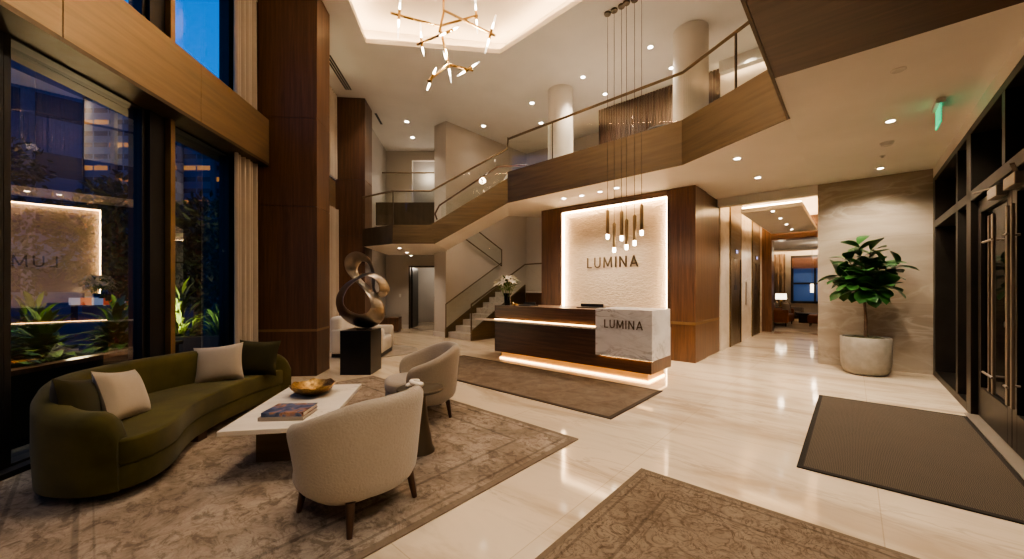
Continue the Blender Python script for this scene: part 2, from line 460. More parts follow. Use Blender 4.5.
M['bookgrey'] = plain('book_cover_taupe', (.30,.25,.21), .6)
def bookcover():
    m, nt, b = mk('book_cover_photo'); v = coords(nt)
    f = noise(nt, v, 9, 3, .5, .6)
    L(nt, ramp(nt, f, [(.38,(.03,.045,.10)),(.5,(.10,.14,.26)),(.58,(.42,.22,.14)),(.66,(.10,.03,.02))]), b.inputs['Base Color']); b.inputs['Roughness'].default_value=.3; return m
M['bookcover'] = bookcover()
def hammered():
    m, nt, b = mk('hammered_bronze'); v = coords(nt); f = noise(nt, v, 26, 4, .6)
    L(nt, ramp(nt, f, [(.3,(.13,.075,.028)),(.7,(.40,.255,.10))]), b.inputs['Base Color']); b.inputs['Metallic'].default_value=1; b.inputs['Roughness'].default_value=.42; bump(nt,b,f,.6,.012); return m
M['hammered'] = hammered()
M['slat'] = wood('dark_slats', (.03,.014,.008), (.09,.042,.022), 'z', .45, .4)
M['ground'] = plain('pavement_outside', (.05,.05,.055), .7, 0, .2)
def facade(name, base, nx, nz, lit, w=.9):
    """curtain wall: window grid with some lit offices (object coords, x across and z up)"""
    m, nt, b = mk(name)
    tc = N(nt,'ShaderNodeTexCoord'); sp = N(nt,'ShaderNodeSeparateXYZ'); L(nt, tc.outputs['Object'], sp.inputs[0])
    fx = mth(nt,'FRACT', mth(nt,'MULTIPLY', mth(nt,'ADD',sp.outputs[0],sp.outputs[1]), nx)); fz = mth(nt,'FRACT', mth(nt,'MULTIPLY', sp.outputs[2], nz))
    ix = mth(nt,'FLOOR', mth(nt,'MULTIPLY', mth(nt,'ADD',sp.outputs[0],sp.outputs[1]), nx*.34)); iz = mth(nt,'FLOOR', mth(nt,'MULTIPLY', sp.outputs[2], nz))
    cm = N(nt,'ShaderNodeCombineXYZ'); L(nt, ix, cm.inputs[0]); L(nt, iz, cm.inputs[1])
    wn = N(nt,'ShaderNodeTexWhiteNoise'); L(nt, cm.outputs[0], wn.inputs['Vector'])
    win = mth(nt,'MULTIPLY', mth(nt,'GREATER_THAN', fx, 1-w), mth(nt,'MULTIPLY', mth(nt,'GREATER_THAN', fz, .40), mth(nt,'LESS_THAN', fz, .80)))
    on = mth(nt,'MULTIPLY', win, mth(nt,'GREATER_THAN', wn.outputs['Value'], lit))
    c = mixc(nt, win, base, (.012,.025,.05)); L(nt, c, b.inputs['Base Color'])
    L(nt, mth(nt,'MULTIPLY_ADD', win, -.5, .6), b.inputs['Roughness'])
    b.inputs['Emission Color'].default_value=(1,.42,.09,1); L(nt, mth(nt,'MULTIPLY', on, .55), b.inputs['Emission Strength'])
    return m
M['tower'] = facade('tower_facade', (.06,.12,.22), .55, .72, .70)
M['office'] = facade('office_facade', (.05,.10,.19), .5, .30, .93)
def toR(p):
    c, n = math.cos(-RZ), math.sin(-RZ); return (c*p[0]-n*p[1], n*p[0]+c*p[1])
LOW, UP, TOP = 3.44, 4.15, 6.35        # low ceiling, upper floor, high ceiling
# ---------------------------------------------------------------- floor and ceilings
fp = [WP(-3.66,-4), WP(-3.66,13.9), (-4.6,17), RP(-9,24), RP(5,24), RP(5,15.0), RP(1.1,15.0), RP(1.1,-3.6)]
struct('floor', prism(B(), [toR(p) for p in fp], -.12, 0), M['floor'], rz=RZ, label='polished cream marble floor with faint streaks')
# high ceiling with its lit recess
CI = [Vector(p) for p in ((-2.92,7.60),(-.25,7.95),(2.35,5.32),(-2.40,3.4))]     # opening
CO = [Vector(p) for p in (tuple(WP(-3.9,24)[:2]),(14,24),(14,-6),tuple(WP(-3.9,-6)[:2]))]
def ring(bm, inner, outer, zi, zo, down=True):
    for i in range(len(inner)):
        j = (i+1)%len(inner)
        quad(bm, (*inner[i][:2],zi),(*inner[j][:2],zi),(*outer[j][:2],zo),(*outer[i][:2],zo))
cen = sum((c for c in CI), Vector((0,0)))/4
def grow(k): return [c+(c-cen).normalized()*k for c in CI]
bm = B(); ring(bm, CI, CO, TOP, TOP)
ring(bm, CI, CI, TOP, TOP+.10); ring(bm, CI, grow(.34), TOP+.10, TOP+.10)
ring(bm, grow(.34), grow(.34), TOP+.10, TOP+.42)
quad(bm, *[(*c,TOP+.42) for c in grow(.34)])
quad(bm, *[(c.x,c.y,TOP+.6) for c in CO])
struct('ceiling', bm, M['ceil'], label='high beige ceiling with a lit cove recess')
g = grow(.17); bm = B()
for i in range(4):
    a, b = g[i], g[(i+1)%4]; bar(bm, (*a,TOP+.125), (*b,TOP+.125), .05, .03)
tag(obj('cove_light', bm, M['led']), 'warm glowing strip light inside the recess of the high ceiling', 'strip light')
# low entrance ceiling (upper floor above it): walnut lining near the doors, white paint beyond
bm = B(); box(bm, -.55, 1.1, 4.35, 9.5, LOW, UP); box(bm, -.55, 1.1, -3.6, 4.35, LOW+.02, UP)
struct('ceiling_entrance', bm, M['ceil_low'], rz=RZ, label='low painted ceiling in front of the entrance doors')
bm = B()
for k in range(6): box(bm, -.55, 1.1, 4.345-(k+1)*1.3, 4.345-k*1.3-.006, LOW-.004, LOW+.02)
struct('trim_1', bm, M['walnut_soffit'], rz=RZ, label='walnut clad part of the low ceiling')
bm = B(); box(bm, -.575, -.55, -3.6, 5.47, LOW-.012, UP)
struct('trim_2', bm, M['bronze_d'], rz=RZ, label='dark bronze edge of the low ceiling')
# upper floor slab over the reception, with bronze fascia
FA, FB, FC = Vector((-.09,8.85)), Vector((2.75,6.12)), Vector((3.62,3.2))
inner = [(-.09,8.86),(2.74,6.14), tuple(FB+(FC-FB)*.565), tuple(RP(-.552,5.52)[:2]), tuple(RP(-.51,5.55)[:2]), tuple(RP(-.51,9.4)[:2]), tuple(RP(-5.9,9.4)[:2]), (-.4,10.45)]
struct('floor_upper', prism(B(), inner, LOW+.004, UP-.002), M['ceil_low'], label='white underside of the upper gallery')
def fascia(name, a, b, mat, label, z0=LOW-.01, z1=UP, k=.02):
    """thin upright panel; travel so that the void lies to the left"""
    a, b = Vector(a), Vector(b); d = (b-a).normalized(); n = Vector((-d.y, d.x))*k
    return struct(name, prism(B(), [tuple(a),tuple(b),tuple(b+n),tuple(a+n)], z0, z1), mat, label=label)
fascia('trim_3', FB, FA, M['bronze'], 'brushed bronze edge of the gallery above the reception desk')
fascia('trim_4', FB+(FC-FB)*.575, FB, M['bronze'], 'brushed bronze edge of the gallery beside the low ceiling')
# ---------------------------------------------------------------- upper gallery walls
bm = B(); box(bm, -5.2, 1.1, 9.42, 9.6, UP, TOP); box(bm, -5.2, -5.05, 9.42, 10.8, UP, TOP)
struct('wall_gallery', bm, M['wall2'], rz=RZ)
bm = B(); box(bm, 1.1, 1.25, -3.6, 9.6, LOW, TOP); struct('wall_upper_right', bm, M['wall2'], rz=RZ)
bm = B()
for k in range(42): box(bm, -5.19+k*.0715, -5.19+k*.0715+.05, 9.36, 9.40, UP, TOP-.02)
box(bm, -5.2, -2.2, 9.40, 9.42, UP, TOP-.02)
struct('wall_slatted', bm, M['slat'], rz=RZ, label='dark wood slatted wall of the upper gallery')
bm = B(); box(bm, -2.1, .9, 9.22, 9.26, TOP-.16, TOP-.13)
tag(obj('gallery_strip_light', bm, M['led_soft']), 'warm strip light at the top of the upper gallery wall', 'strip light').rotation_euler=(0,0,RZ)
bm = B(); box(bm, -2.15, .95, 9.1, 9.2, TOP-.24, TOP); box(bm,-2.15,.95,9.2,9.28,TOP-.24,TOP-.19)
struct('trim_5', bm, M['ceil'], rz=RZ)
# ---------------------------------------------------------------- window side (window frame coordinates)
def wobj(o): o.rotation_euler = (0,0,WZ); return o
PTILT = math.radians(-4.1)
def window(name, w0, w1, z0, z1, glassmat, label, f=.05):
    r = struct(name, rz=WZ, label=label); r['kind']='structure'
    bm = B()
    box(bm,-3.74,-3.60,w0-f,w0,z0-f,z1+f); box(bm,-3.74,-3.60,w1,w1+f,z0-f,z1+f)
    box(bm,-3.76,-3.60,w0,w1,z0-f,z0); box(bm,-3.76,-3.60,w0,w1,z1,z1+f)
    obj('window_frame', bm, M['blackframe'], r, bevel=.004)
    h = (w1-w0)/2; bm = B(); quad(bm,(0,-h,z0),(0,h,z0),(0,h,z1),(0,-h,z1))
    p = obj('pane', bm, glassmat, r); p.location = (-3.69,(w0+w1)/2,0); p.rotation_euler=(0,0,PTILT)
    return r
window('window_1', 3.38, 4.57, .07, 3.41, M['win'], 'large lower window left of the wide black mullion, lobby mirrored in it')
window('window_2', 4.95, 6.07, .07, 3.41, M['win'], 'lower window between the mullion and the beige curtain')
window('window_3', 2.1, 3.28, .07, 3.41, M['win'], 'lower window at the left edge')
window('window_4', 4.95, 6.07, 4.2, 6.2, M['winup'], 'upper window showing plain blue dusk sky')
window('window_5', 3.38, 4.57, 4.2, 6.2, M['winup'], 'upper window left of the black mullion')
window('window_6', 7.2, 10.0, .07, 3.41, M['win'], 'lower window beyond the first walnut column')
window('window_7', 7.2, 10.0, 4.2, 6.2, M['winup'], 'upper window beyond the first walnut column')
bm = B()
for z0, z1 in ((0,3.46),(4.15,6.35)):
    box(bm,-3.74,-3.56,4.62,4.83,z0,z1)
wobj(struct('trim_6', bm, M['blackframe'], label='wide black window mullion'))
bm = B()
for z0, z1 in ((0.02,3.46),(4.16,6.35)): box(bm,-3.62,-3.50,4.83,4.90,z0,z1)
wobj(struct('trim_7', bm, M['brass_d'], label='brass edge of the window mullion'))
bm = B(); box(bm,-3.95,-3.76,-4,13.9,6.2,6.35); box(bm,-3.80,-3.66,-4,2.05,0,6.35); box(bm,-3.75,-3.66,6.12,7.15,0,6.35); box(bm,-3.80,-3.66,10.05,13.9,0,6.35)
box(bm,-3.95,-3.78,-4,13.9,3.42,4.18); box(bm,-3.95,-3.70,2.05,10.05,-.1,.02); box(bm,-3.75,-3.66,2.05,3.3,4.15,6.35)
wobj(struct('wall_left', bm, M['blackframe']))
# bronze band between the lower and upper windows
band = struct('trim_8', rz=WZ, label='brushed bronze band between the lower and upper windows')
M['bronze_band'] = metal('brushed_bronze_band', (.25,.175,.10), .42, (9,.5,9), .2, .6)
for k in range(6):
    w0 = -2.85+1.57*k; w1 = min(w0+1.563, 6.555)
    obj('bronze_panel', box(B(),-3.70,-3.28,w0,w1,3.47,4.18), M['bronze_band'], band, bevel=.003)
obj('soffit', box(B(),-3.60,-3.28,-2.8,6.555,3.43,3.47), M['bronze_d'], band)
obj('bronze_panel', box(B(),-3.70,-3.48,7.12,10.15,3.45,4.18), M['bronze_band'], band)
# baseboard by the window
wobj(struct('baseboard_left', box(B(),-3.62,-3.50,-3,6.1,0,.05), M['blackframe']))
# walnut columns
def wcol(name, a0, a1, w0, w1, joints, label):
    r = thing(name, label, 'column', WP((a0+a1)/2,(w0+w1)/2,0), WZ)
    hx, hy = (a1-a0)/2, (w1-w0)/2
    obj('core', box(B(),-hx+.012,hx-.012,-hy+.012,hy-.012,0,TOP), M['black'], r)
    for z0, z1 in zip(joints, joints[1:]):
        obj('veneer_panel', box(B(),-hx,hx,-hy,hy,z0+.004,z1-.004), M['walnut_d'], r, bevel=.004)
    obj('inlay_strip', box(B(),-hx-.004,hx+.004,-hy-.004,hy+.004,.735,.775), M['brass_d'], r)
    return r
wcol('walnut_column', -3.46, -2.54, 6.56, 7.12, [0,.75,2.79,4.24,TOP], 'broad walnut clad column beside the beige curtains, nearest the sofa')
wcol('walnut_column', -3.62, -2.75, 10.15, 10.85, [0,.75,2.79,4.24,TOP], 'walnut clad column farther back, behind the twisted sculpture')
# ceiling slot diffusers
bm = B()
for k in range(3): box(bm,-3.10+k*.055,-3.07+k*.055,8.35,9.75,TOP-.012,TOP-.002)
wobj(tag(obj('slot_diffuser', bm, M['black']), 'dark linear air slot in the high ceiling beside the walnut column', 'air vent'))
bm = B(); box(bm,-2.72,-2.66,11.0,11.7,TOP-.012,TOP-.002)
wobj(tag(obj('slot_diffuser', bm, M['black']), 'short dark air slot in the ceiling past the farther walnut column', 'air vent'))
# ---------------------------------------------------------------- back walls
bm = B(); box(bm,-3.20,-3.05,10.86,13.9,0,TOP); wobj(struct('wall_back_left', bm, M['wallgrey']))
bm = B(); box(bm,-4.9,-3.69,13.6,13.75,0,LOW); box(bm,-3.69,-2.62,13.6,13.75,2.24,LOW); box(bm,-2.62,-2.2,13.6,13.75,0,LOW)
box(bm,-4.9,-3.58,13.6,13.75,LOW,TOP); box(bm,-3.58,-2.66,13.6,13.75,6.02,TOP); box(bm,-2.66,-2.2,13.6,13.75,LOW,TOP)
struct('wall_back', bm, M['wall'])
bm = B(); box(bm,-4.6,-1.6,16.3,16.4,0,2.6); box(bm,-4.7,-4.6,13.75,16.4,0,2.6); box(bm,-4.6,-1.6,13.75,16.4,2.6,2.7); box(bm,-1.9,-1.8,13.75,16.4,0,2.6)
box(bm,-3.9,-2.3,14.3,14.4,LOW,TOP)
struct('wall_beyond', bm, M['wallgrey'])
r = struct('door_1', loc=(-3.69,13.6,0), label='dark door frame in the back wall')
bm = B(); box(bm,-.0,.05,-.03,.15,0,2.24); box(bm,1.02,1.07,-.03,.15,0,2.24); box(bm,.05,1.02,-.03,.15,2.19,2.24); obj('door_frame', bm, M['bronze_d'], r)
obj('door_leaf', box(B(),.05,.09,.15,1.0,.01,2.19), M['black'], r)
obj('door_leaf', box(B(),.98,1.02,.15,1.0,.01,2.19), M['black'], r)
obj('door_handle', tube(B(),[(.93,-.06,.95),(.93,-.06,1.15)],.014), M['bronze_d'], r)
tag(obj('light_switch', box(B(),-4.04,-3.97,13.585,13.6,1.12,1.24), M['whiteplastic'], bevel=.003), 'small white switch plate on the back wall beside the doorway', 'light switch')
r = struct('door_2', loc=(-2.72,13.6,LOW), label='dark edged opening on the upper floor'); obj('door_frame', box(B(),0,.06,-.03,.12,UP-LOW,2.58), M['bronze_d'], r)
bm = B(); box(bm,-4.5,-3.69,13.56,13.6,0,.14); struct('baseboard_back', bm, M['wall2'])
# tall wall block beside the stair, and the wall behind the stair landing
blk = [(-2.35,11.5), tuple(RP(-8.88,7.0)[:2]), tuple(RP(-8.88,10.9)[:2]), (-.1,14.3), (-2.35,14.3)]
struct('wall_stair', prism(B(), blk, 0, TOP), M['wall'])
bb = [(-2.37,11.48), tuple(RP(-8.86,6.98)[:2]), tuple(RP(-8.86,7.3)[:2]), (-2.2,11.7)]
struct('baseboard_stair', prism(B(), bb, 0, .15), M['wall2'])
bm = B(); box(bm,-9.0,-2.25,10.7,10.9,0,TOP); struct('wall_stair_back', bm, M['wall'], rz=RZ)
# back walkway on the upper floor
bm = B(); quad(bm,(-3.8,12.0,LOW),(-2.3,12.0,LOW),(-2.3,13.6,LOW),(-4.9,13.6,LOW)); prism(bm,[(-4.7,12.02),(-2.36,12.02),(-2.36,13.6),(-4.7,13.6)],LOW,UP)
struct('floor_walkway', bm, M['ceil'])
struct('trim_9', box(B(),-4.3,-2.36,11.99,12.02,LOW-.01,UP), M['bronze_d'], label='dark bronze edge of the rear walkway')
# ---------------------------------------------------------------- corridor with lifts
bm = B(); box(bm,-2.6,-2.25,9.65,15.2,0,3.75); struct('wall_corridor', bm, M['liftstone'], rz=RZ, label='pale stone wall with the lifts')
bm = B(); box(bm,-.5,3.2,9.4,15.0,0,3.75); struct('wall_right', bm, M['wallstone'], rz=RZ, label='large veined beige stone wall behind the fig tree')
bm = B(); box(bm,-2.25,-.5,9.4,9.62,3.27,LOW+.3); struct('trim_10', bm, M['ceil'], rz=RZ, label='plain beam across the lift corridor')
bm = B(); box(bm,-2.3,-.45,9.62,15.2,3.72,3.8); struct('ceiling_corridor', bm, M['ceil'], rz=RZ)
bm = B(); box(bm,-1.95,-.80,10.2,14.75,3.20,3.30); struct('ceiling_corridor_panel', bm, M['ceil'], rz=RZ, label='lowered ceiling panel with light all round')
cl = thing('cove_light', 'warm strip light glowing round the lowered ceiling panel of the lift corridor', 'strip light', RP(-1.375,12.475,3.30), RZ)
for x0,x1,y0,y1 in ((-.55,-.49,-2.25,2.25),(.49,.55,-2.25,2.25),(-.49,.49,-2.25,-2.19),(-.49,.49,2.19,2.25)):
    obj('led_strip', box(B(),x0,x1,y0,y1,0,.03), M['led'], cl)
r = struct('trim_11', rz=RZ, label='walnut portal into the lounge')
obj('post', box(B(),-2.25,-1.98,15.0,15.45,0,3.75), M['walnut'], r); obj('post', box(B(),-.5,-.2,15.0,15.45,0,3.75), M['walnut'], r)
obj('lintel', box(B(),-1.98,-.5,15.0,15.45,3.02,3.75), M['walnut_x'], r)
# ---------------------------------------------------------------- lounge shell
bm = B(); box(bm,-5.5,3.5,22.0,22.15,0,3.3); box(bm,-5.6,-5.5,15.2,22.1,0,3.3); box(bm,3.5,3.6,15.0,22.1,0,3.3); box(bm,-5.5,-2.25,15.2,15.4,0,3.8); box(bm,-.2,3.5,15.0,15.4,0,3.8)
struct('wall_lounge', bm, M['wallgrey'], rz=RZ)
bm = B(); box(bm,-5.5,3.5,15.4,21.3,3.25,3.35); box(bm,-5.5,3.5,21.3,22,3.42,3.5); box(bm,-5.5,3.5,21.25,21.3,3.12,3.42); struct('ceiling_lounge', bm, M['ceil'], rz=RZ)
tag(obj('cove_light', box(B(),-4,2.5,21.35,21.4,3.2,3.25), M['led']), 'warm strip light along the far lounge ceiling', 'strip light').rotation_euler=(0,0,RZ)
struct('floor_lounge', box(B(),-5.5,3.5,15.5,22,0,.012), M['carpet'], rz=RZ, label='pale carpet of the lounge')
# ---------------------------------------------------------------- entrance door wall (s = 1.0)
bm = B(); box(bm,1.0,1.25,-3.6,1.2,0,LOW+.1); box(bm,1.0,1.25,1.2,9.4,3.28,LOW+.05); struct('wall_entrance', bm, M['ceil'], rz=RZ)
bm = B()
for t0,t1 in ((1.2,1.36),(4.08,4.22),(6.70,6.92),(7.42,7.54),(9.2,9.4)): box(bm,1.0,1.3,t0,t1,0,3.28)
box(bm,1.0,1.3,1.36,9.2,2.44,2.55); box(bm,1.0,1.3,1.36,9.2,3.20,3.28); box(bm,1.0,1.3,6.92,9.2,0,.10); box(bm,1.0,1.3,1.36,4.08,0,.1)
for t in (5.44,): box(bm,1.0,1.3,t-.05,t+.05,2.55,3.2)
box(bm,1.16,1.3,8.2,8.28,.1,2.44)
struct('trim_12', bm, M['bronze_frame'], rz=RZ, bevel=.004, label='dark bronze frame of the entrance')
bm = B()
for t0,t1,z0,z1 in ((6.92,7.42,.1,2.44),(7.54,9.2,.1,2.44),(1.36,4.08,.1,2.44),(1.36,5.39,2.55,3.2),(5.49,6.7,2.55,3.2),(6.92,7.42,2.55,3.2),(7.54,9.2,2.55,3.2)):
    quad(bm,(1.24,t0,z0),(1.24,t1,z0),(1.24,t1,z1),(1.24,t0,z1))
struct('window_8', bm, M['doorglass'], rz=RZ, label='dark glazing beside and above the entrance doors')
struct('trim_13', box(B(),.955,1.3,4.2,6.72,0,.02), M['steel'], rz=RZ, label='metal threshold of the entrance doors')
M['pull'] = metal('door_pull_bronze', (.20,.16,.12), .45, (2,2,2), .1, .6)
def entrance_door(name, t0, t1, flip, label):
    r = struct(name, loc=RP(1.05,t0,0), rz=RZ, label=label); w = t1-t0
    st = .13
    bm = B(); box(bm,0,.06,0,st,.03,2.42); box(bm,0,.06,w-st,w,.03,2.42); box(bm,0,.06,st,w-st,.03,.36); box(bm,0,.06,st,w-st,2.28,2.42)
    obj('door_frame', bm, M['bronze_frame'], r, bevel=.004)
    bm = B(); quad(bm,(.03,st,.36),(.03,w-st,.36),(.03,w-st,2.28),(.03,st,2.28)); obj('pane', bm, M['doorglass'], r)
    y0 = st+.09 if flip else w-st-.09; dy = .13 if flip else -.13
    h = obj('door_pull', box(box(B(),-.075,-.055,y0-.03,y0+.03,.45,2.15),-.075,-.055,y0+dy-.02,y0+dy+.02,.45,2.15), M['pull'], r, bevel=.004)
    for z in (.62,1.9): obj('standoff', tube(B(),[(-.09,y0-.12,z),(-.09,y0+dy+.1,z)],.011), M['steel'], h); 
    for z in (.62,1.9): obj('standoff', tube(B(),[(0,y0,z),(-.07,y0,z)],.011), M['steel'], h)
    obj('lock', tube(B(),[(0,.06 if flip else w-.06,1.12),(-.03,.06 if flip else w-.06,1.12)],.028), M['black'], r)
    obj('closer', box(B(),-.07,0,w-.42 if not flip else .10,w-.10 if not flip else .42,2.30,2.40), M['steel'], r, bevel=.006)
    obj('closer_arm', bar(B(),(-.035,w-.3 if not flip else .3,2.41),(-.12,w-.62 if not flip else .62,2.425),.025,.012), M['steel'], r)
    return r
entrance_door('door_3', 5.46, 6.68, True, 'far leaf of the dark bronze glazed entrance doors')
entrance_door('door_4', 4.23, 5.45, False, 'near leaf of the dark bronze glazed entrance doors')
# vestibule outside the doors
bm = B(); box(bm,2.9,3.0,-3.6,9.4,0,3.6); box(bm,1.3,3.0,-3.6,-3.5,0,3.6); box(bm,1.25,3.0,-3.6,9.4,3.5,3.6); box(bm,1.25,3.0,-3.6,9.4,-.12,-.01)
struct('wall_vestibule', bm, M['wallgrey'], rz=RZ)
struct('wall_front', box(B(),-3.6,-1.0,-3.5,-3.3,0,TOP), M['wall'])
# ---------------------------------------------------------------- staircase
SO = RP(-8.86,7.05,0)
st = thing('staircase', 'pale stone stair with bronze side climbing behind the reception desk', 'staircase', SO, RZ)
for i in range(8):
    obj('step', box(B(),.03,1.07,.28*i,.28*i+.30 if i<7 else 2.26,.165*i if i<1 else .165*i-.0,.165*(i+1)), M['stair'], st, bevel=.006)
bm = B(); prism_yz(bm,[(.0,0),(.28,.165),(.28*7+.28,1.155),(2.24,0)],.05,1.05); obj('stair_core', bm, M['wall'], st)
obj('landing', box(B(),.03,2.82,2.26,3.6,1.155,1.32), M['stair'], st)
obj('landing_panel', box(B(),1.12,2.82,2.24,2.27,0,1.30), M['walnut_d'], st)
obj('stringer', prism_yz(B(),[(-.06,0),(-.06,.26),(2.24,1.56),(2.24,.95),(.9,0)],1.07,1.11), M['bronze'], st)
obj('skirting', prism_yz(B(),[(-.1,0),(-.1,.26),(2.24,1.60),(2.24,1.2),(.1,0)],.0,.028), M['bronze'], st)
def railing(name, label, loc, rz, panels, rail, rr=.022, posts=(), mat=None):
    r = thing(name, label, 'railing', loc, rz)
    for p in panels:
        bm = B(); quad(bm,*p); obj('glass_panel', bm, M['rail'], r)
    obj('handrail', tube(B(), rail, rr), mat or M['bronze'], r, smooth=True)
    for a, b in posts: obj('post', bar(B(),a,b,.02,.03), M['bronze_d'], r)
    return r
railing('glass_railing','glass balustrade on the outer side of the lower stair',SO,RZ,[((1.09,-.05,.26),(1.09,2.24,1.56),(1.09,2.24,2.17),(1.09,-.05,1.0)),((1.09,2.25,1.32),(2.8,2.25,1.32),(2.8,2.25,2.2),(1.09,2.25,2.2))],
        [(1.09,-.05,.27),(1.09,-.05,1.0),(1.09,2.24,2.2),(2.8,2.25,2.22)])
railing('wall_railing','bronze framed glass rail along the wall of the lower stair',SO,RZ,[((.06,-.12,.3),(.06,2.1,1.55),(.06,2.1,2.2),(.06,-.12,.95))],
        [(.07,-.12,.02),(.07,-.12,.98),(.07,2.24,2.3)],.018)
railing('stair_railing','short glass rail slanting down below the upper flight',RP(-8.80,7.58,0),RZ,[((0,0,3.0),(0,1.72,2.19),(0,1.72,2.73),(0,0,3.54))],
        [(0,0,3.54),(0,1.72,2.73),(0,1.72,2.19),(0,0,3.0)],.018)
# middle landing and upper flight
ml = [(-3.72,9.5),(-2.77,8.86),(-1.79,8.86),(-1.79,10.6),(-2.36,11.45),(-2.36,12.0),(-3.9,12.0)]
struct('floor_landing', prism(B(), ml, 2.49, 2.90), M['ceil'], label='white underside of the middle landing')
fascia('trim_14', (-1.79,8.855),(-2.77,8.855), M['bronze'], 'bronze edge of the middle landing', 2.48, 2.92)
fascia('trim_15', (-2.77,8.855),(-3.72,9.49), M['bronze_d'], 'dark bronze edge of the middle landing', 2.48, 2.92)
fl = thing('upper_stair_flight', 'upper stair flight with bronze side rising from the landing to the gallery', 'staircase', (-1.79,8.85,2.49))
prf = [(0,0),(1.70,.95),(1.70,1.5),(1.45,1.36),(0,.42)]
obj('soffit', prism_xz(B(), [(0,0),(1.70,.95),(1.70,1.2),(0,.25)], .02, 1.6), M['ceil'], fl)
obj('stringer', prism_xz(B(), [(-.02,-.015),(1.70,.945),(1.70,1.52),(-.10,.43)], -.02, .02), M['bronze'], fl)
for i in range(9): obj('step', box(B(),.05+i*.185,.05+(i+1)*.185+.02,.03,1.58,.27+i*.105,.40+i*.135), M['stair'], fl)
railing('glass_railing','glass balustrade with bronze rail beside the upper stair flight',(-1.79,8.85,2.49),0,[((-.1,0,.43),(1.68,0,1.50),(1.68,0,2.18),(-.1,0,1.2))],
        [(-.1,0,1.22),(1.68,0,2.2),(1.70,0,2.46)], .022)
railing('glass_railing','glass balustrade round the middle landing',(-2.77,8.85,2.49),0,[((0,0,.42),(.88,0,.42),(.88,0,1.2),(0,0,1.2)),((-.95,.63,.42),(0,0,.42),(0,0,1.2),(-.95,.63,1.2))],
        [(-.95,.63,1.22),(0,0,1.22),(.88,0,1.22)], .022, [((0,0,.4),(0,0,1.22))])
railing('inner_railing','wooden handrail on the far side of the upper stair flight',(-1.79,10.4,2.49),0,[((-.15,0,.45),(1.68,0,1.5),(1.68,0,2.28),(-.15,0,1.2))],
        [(-.28,.1,.85),(-.33,.05,1.0),(-.2,0,1.22),(1.4,0,2.28),(2.2,.1,2.36)], .024, (), M['walnut'])
railing('glass_railing','glass balustrade along the rear walkway of the upper floor',(-4.1,12.0,UP),0,[((0,0,0),(1.74,0,0),(1.74,0,.92),(0,0,.92))],[(0,0,.94),(1.74,0,.94)],.022)
# gallery balustrade
def gl(a, b, z0=UP, z1=4.9): return ((a.x,a.y,z0),(b.x,b.y,z0),(b.x,b.y,z1),(a.x,a.y,z1))
f1 = lambda k: FA+(FB-FA)*k
f2 = lambda k: FB+(FC-FB)*k
q1 = [f1(.002), f1(.33), f1(.66), f1(.998)]; q2 = [f2(.002), f2(.33), f2(.74)]
pan = [gl(a,b) for a,b in zip(q1,q1[1:])]+[gl(a,b) for a,b in zip(q2,q2[1:])]
railing('gallery_balustrade','long glass balustrade of the upper gallery with a bronze handrail',(0,0,0),0,pan,[(*f1(0),4.92),(*f1(1),4.92),(*f2(.74),4.92)],.025,
        [((*p,UP),(*p,4.9)) for p in (f1(.33),f2(.33))])
# ================================================================ rugs and mats
def rug(name, s0, s1, t0, t1, mat, label, h=.012, cat='rug', bev=.004):
    o = obj(name, box(B(),-(s1-s0)/2,(s1-s0)/2,-(t1-t0)/2,(t1-t0)/2,0,h), mat, bevel=bev)
    o.location = RP((s0+s1)/2,(t0+t1)/2,0); o.rotation_euler=(0,0,RZ); return tag(o, label, cat)
ms0, ms1, mt0, mt1 = -5.87,-1.95,-.47,3.13
mc = ((ms0+ms1)/2,(mt0+mt1)/2)
wall_n = lambda s, t: (lambda p: math.cos(WZ)*p.x+math.sin(WZ)*p.y)(RP(s,t))
poly = []; cor = [(ms0,mt0),(ms1,mt0),(ms1,mt1),(ms0,mt1)]
for i in range(4):                       # the rug runs up to the window sill
    a, b = cor[i], cor[(i+1)%4]; na, nb = wall_n(*a)+3.49, wall_n(*b)+3.49
    if na >= 0: poly.append(a)
    if na*nb < 0: k = na/(na-nb); poly.append((a[0]+(b[0]-a[0])*k, a[1]+(b[1]-a[1])*k))
o = obj('oriental_rug', prism(B(), [(p[0]-mc[0],p[1]-mc[1]) for p in poly], 0, .012), M['rug_main'], bevel=.004)
o.location = RP(*mc,0); o.rotation_euler = (0,0,RZ); tag(o,'large faded brown oriental rug under the sofa and armchairs','rug')
rug('oriental_rug',-1.26,.74,-.04,2.955,M['rug_near'],'patterned brown oriental rug in the near foreground, cut by the picture edge')
rug('runner_rug',-6.2,-1.98,3.84,5.37,M['rug_desk'],'plain mottled taupe rug in front of the reception desk')
rug('entrance_mat',-.338,.964,3.82,6.58,M['mat'],'dark ribbed entrance mat in front of the glass doors', .012, 'door mat')
o = obj('round_rug', lathe(B(),[(0,0),(.85,0),(.86,.006),(.85,.012),(0,.012)],64), M['rug_round']); o.location=(-3.05,8.75,0)
tag(o,'round greyish rug on the floor behind the sculpture','rug')

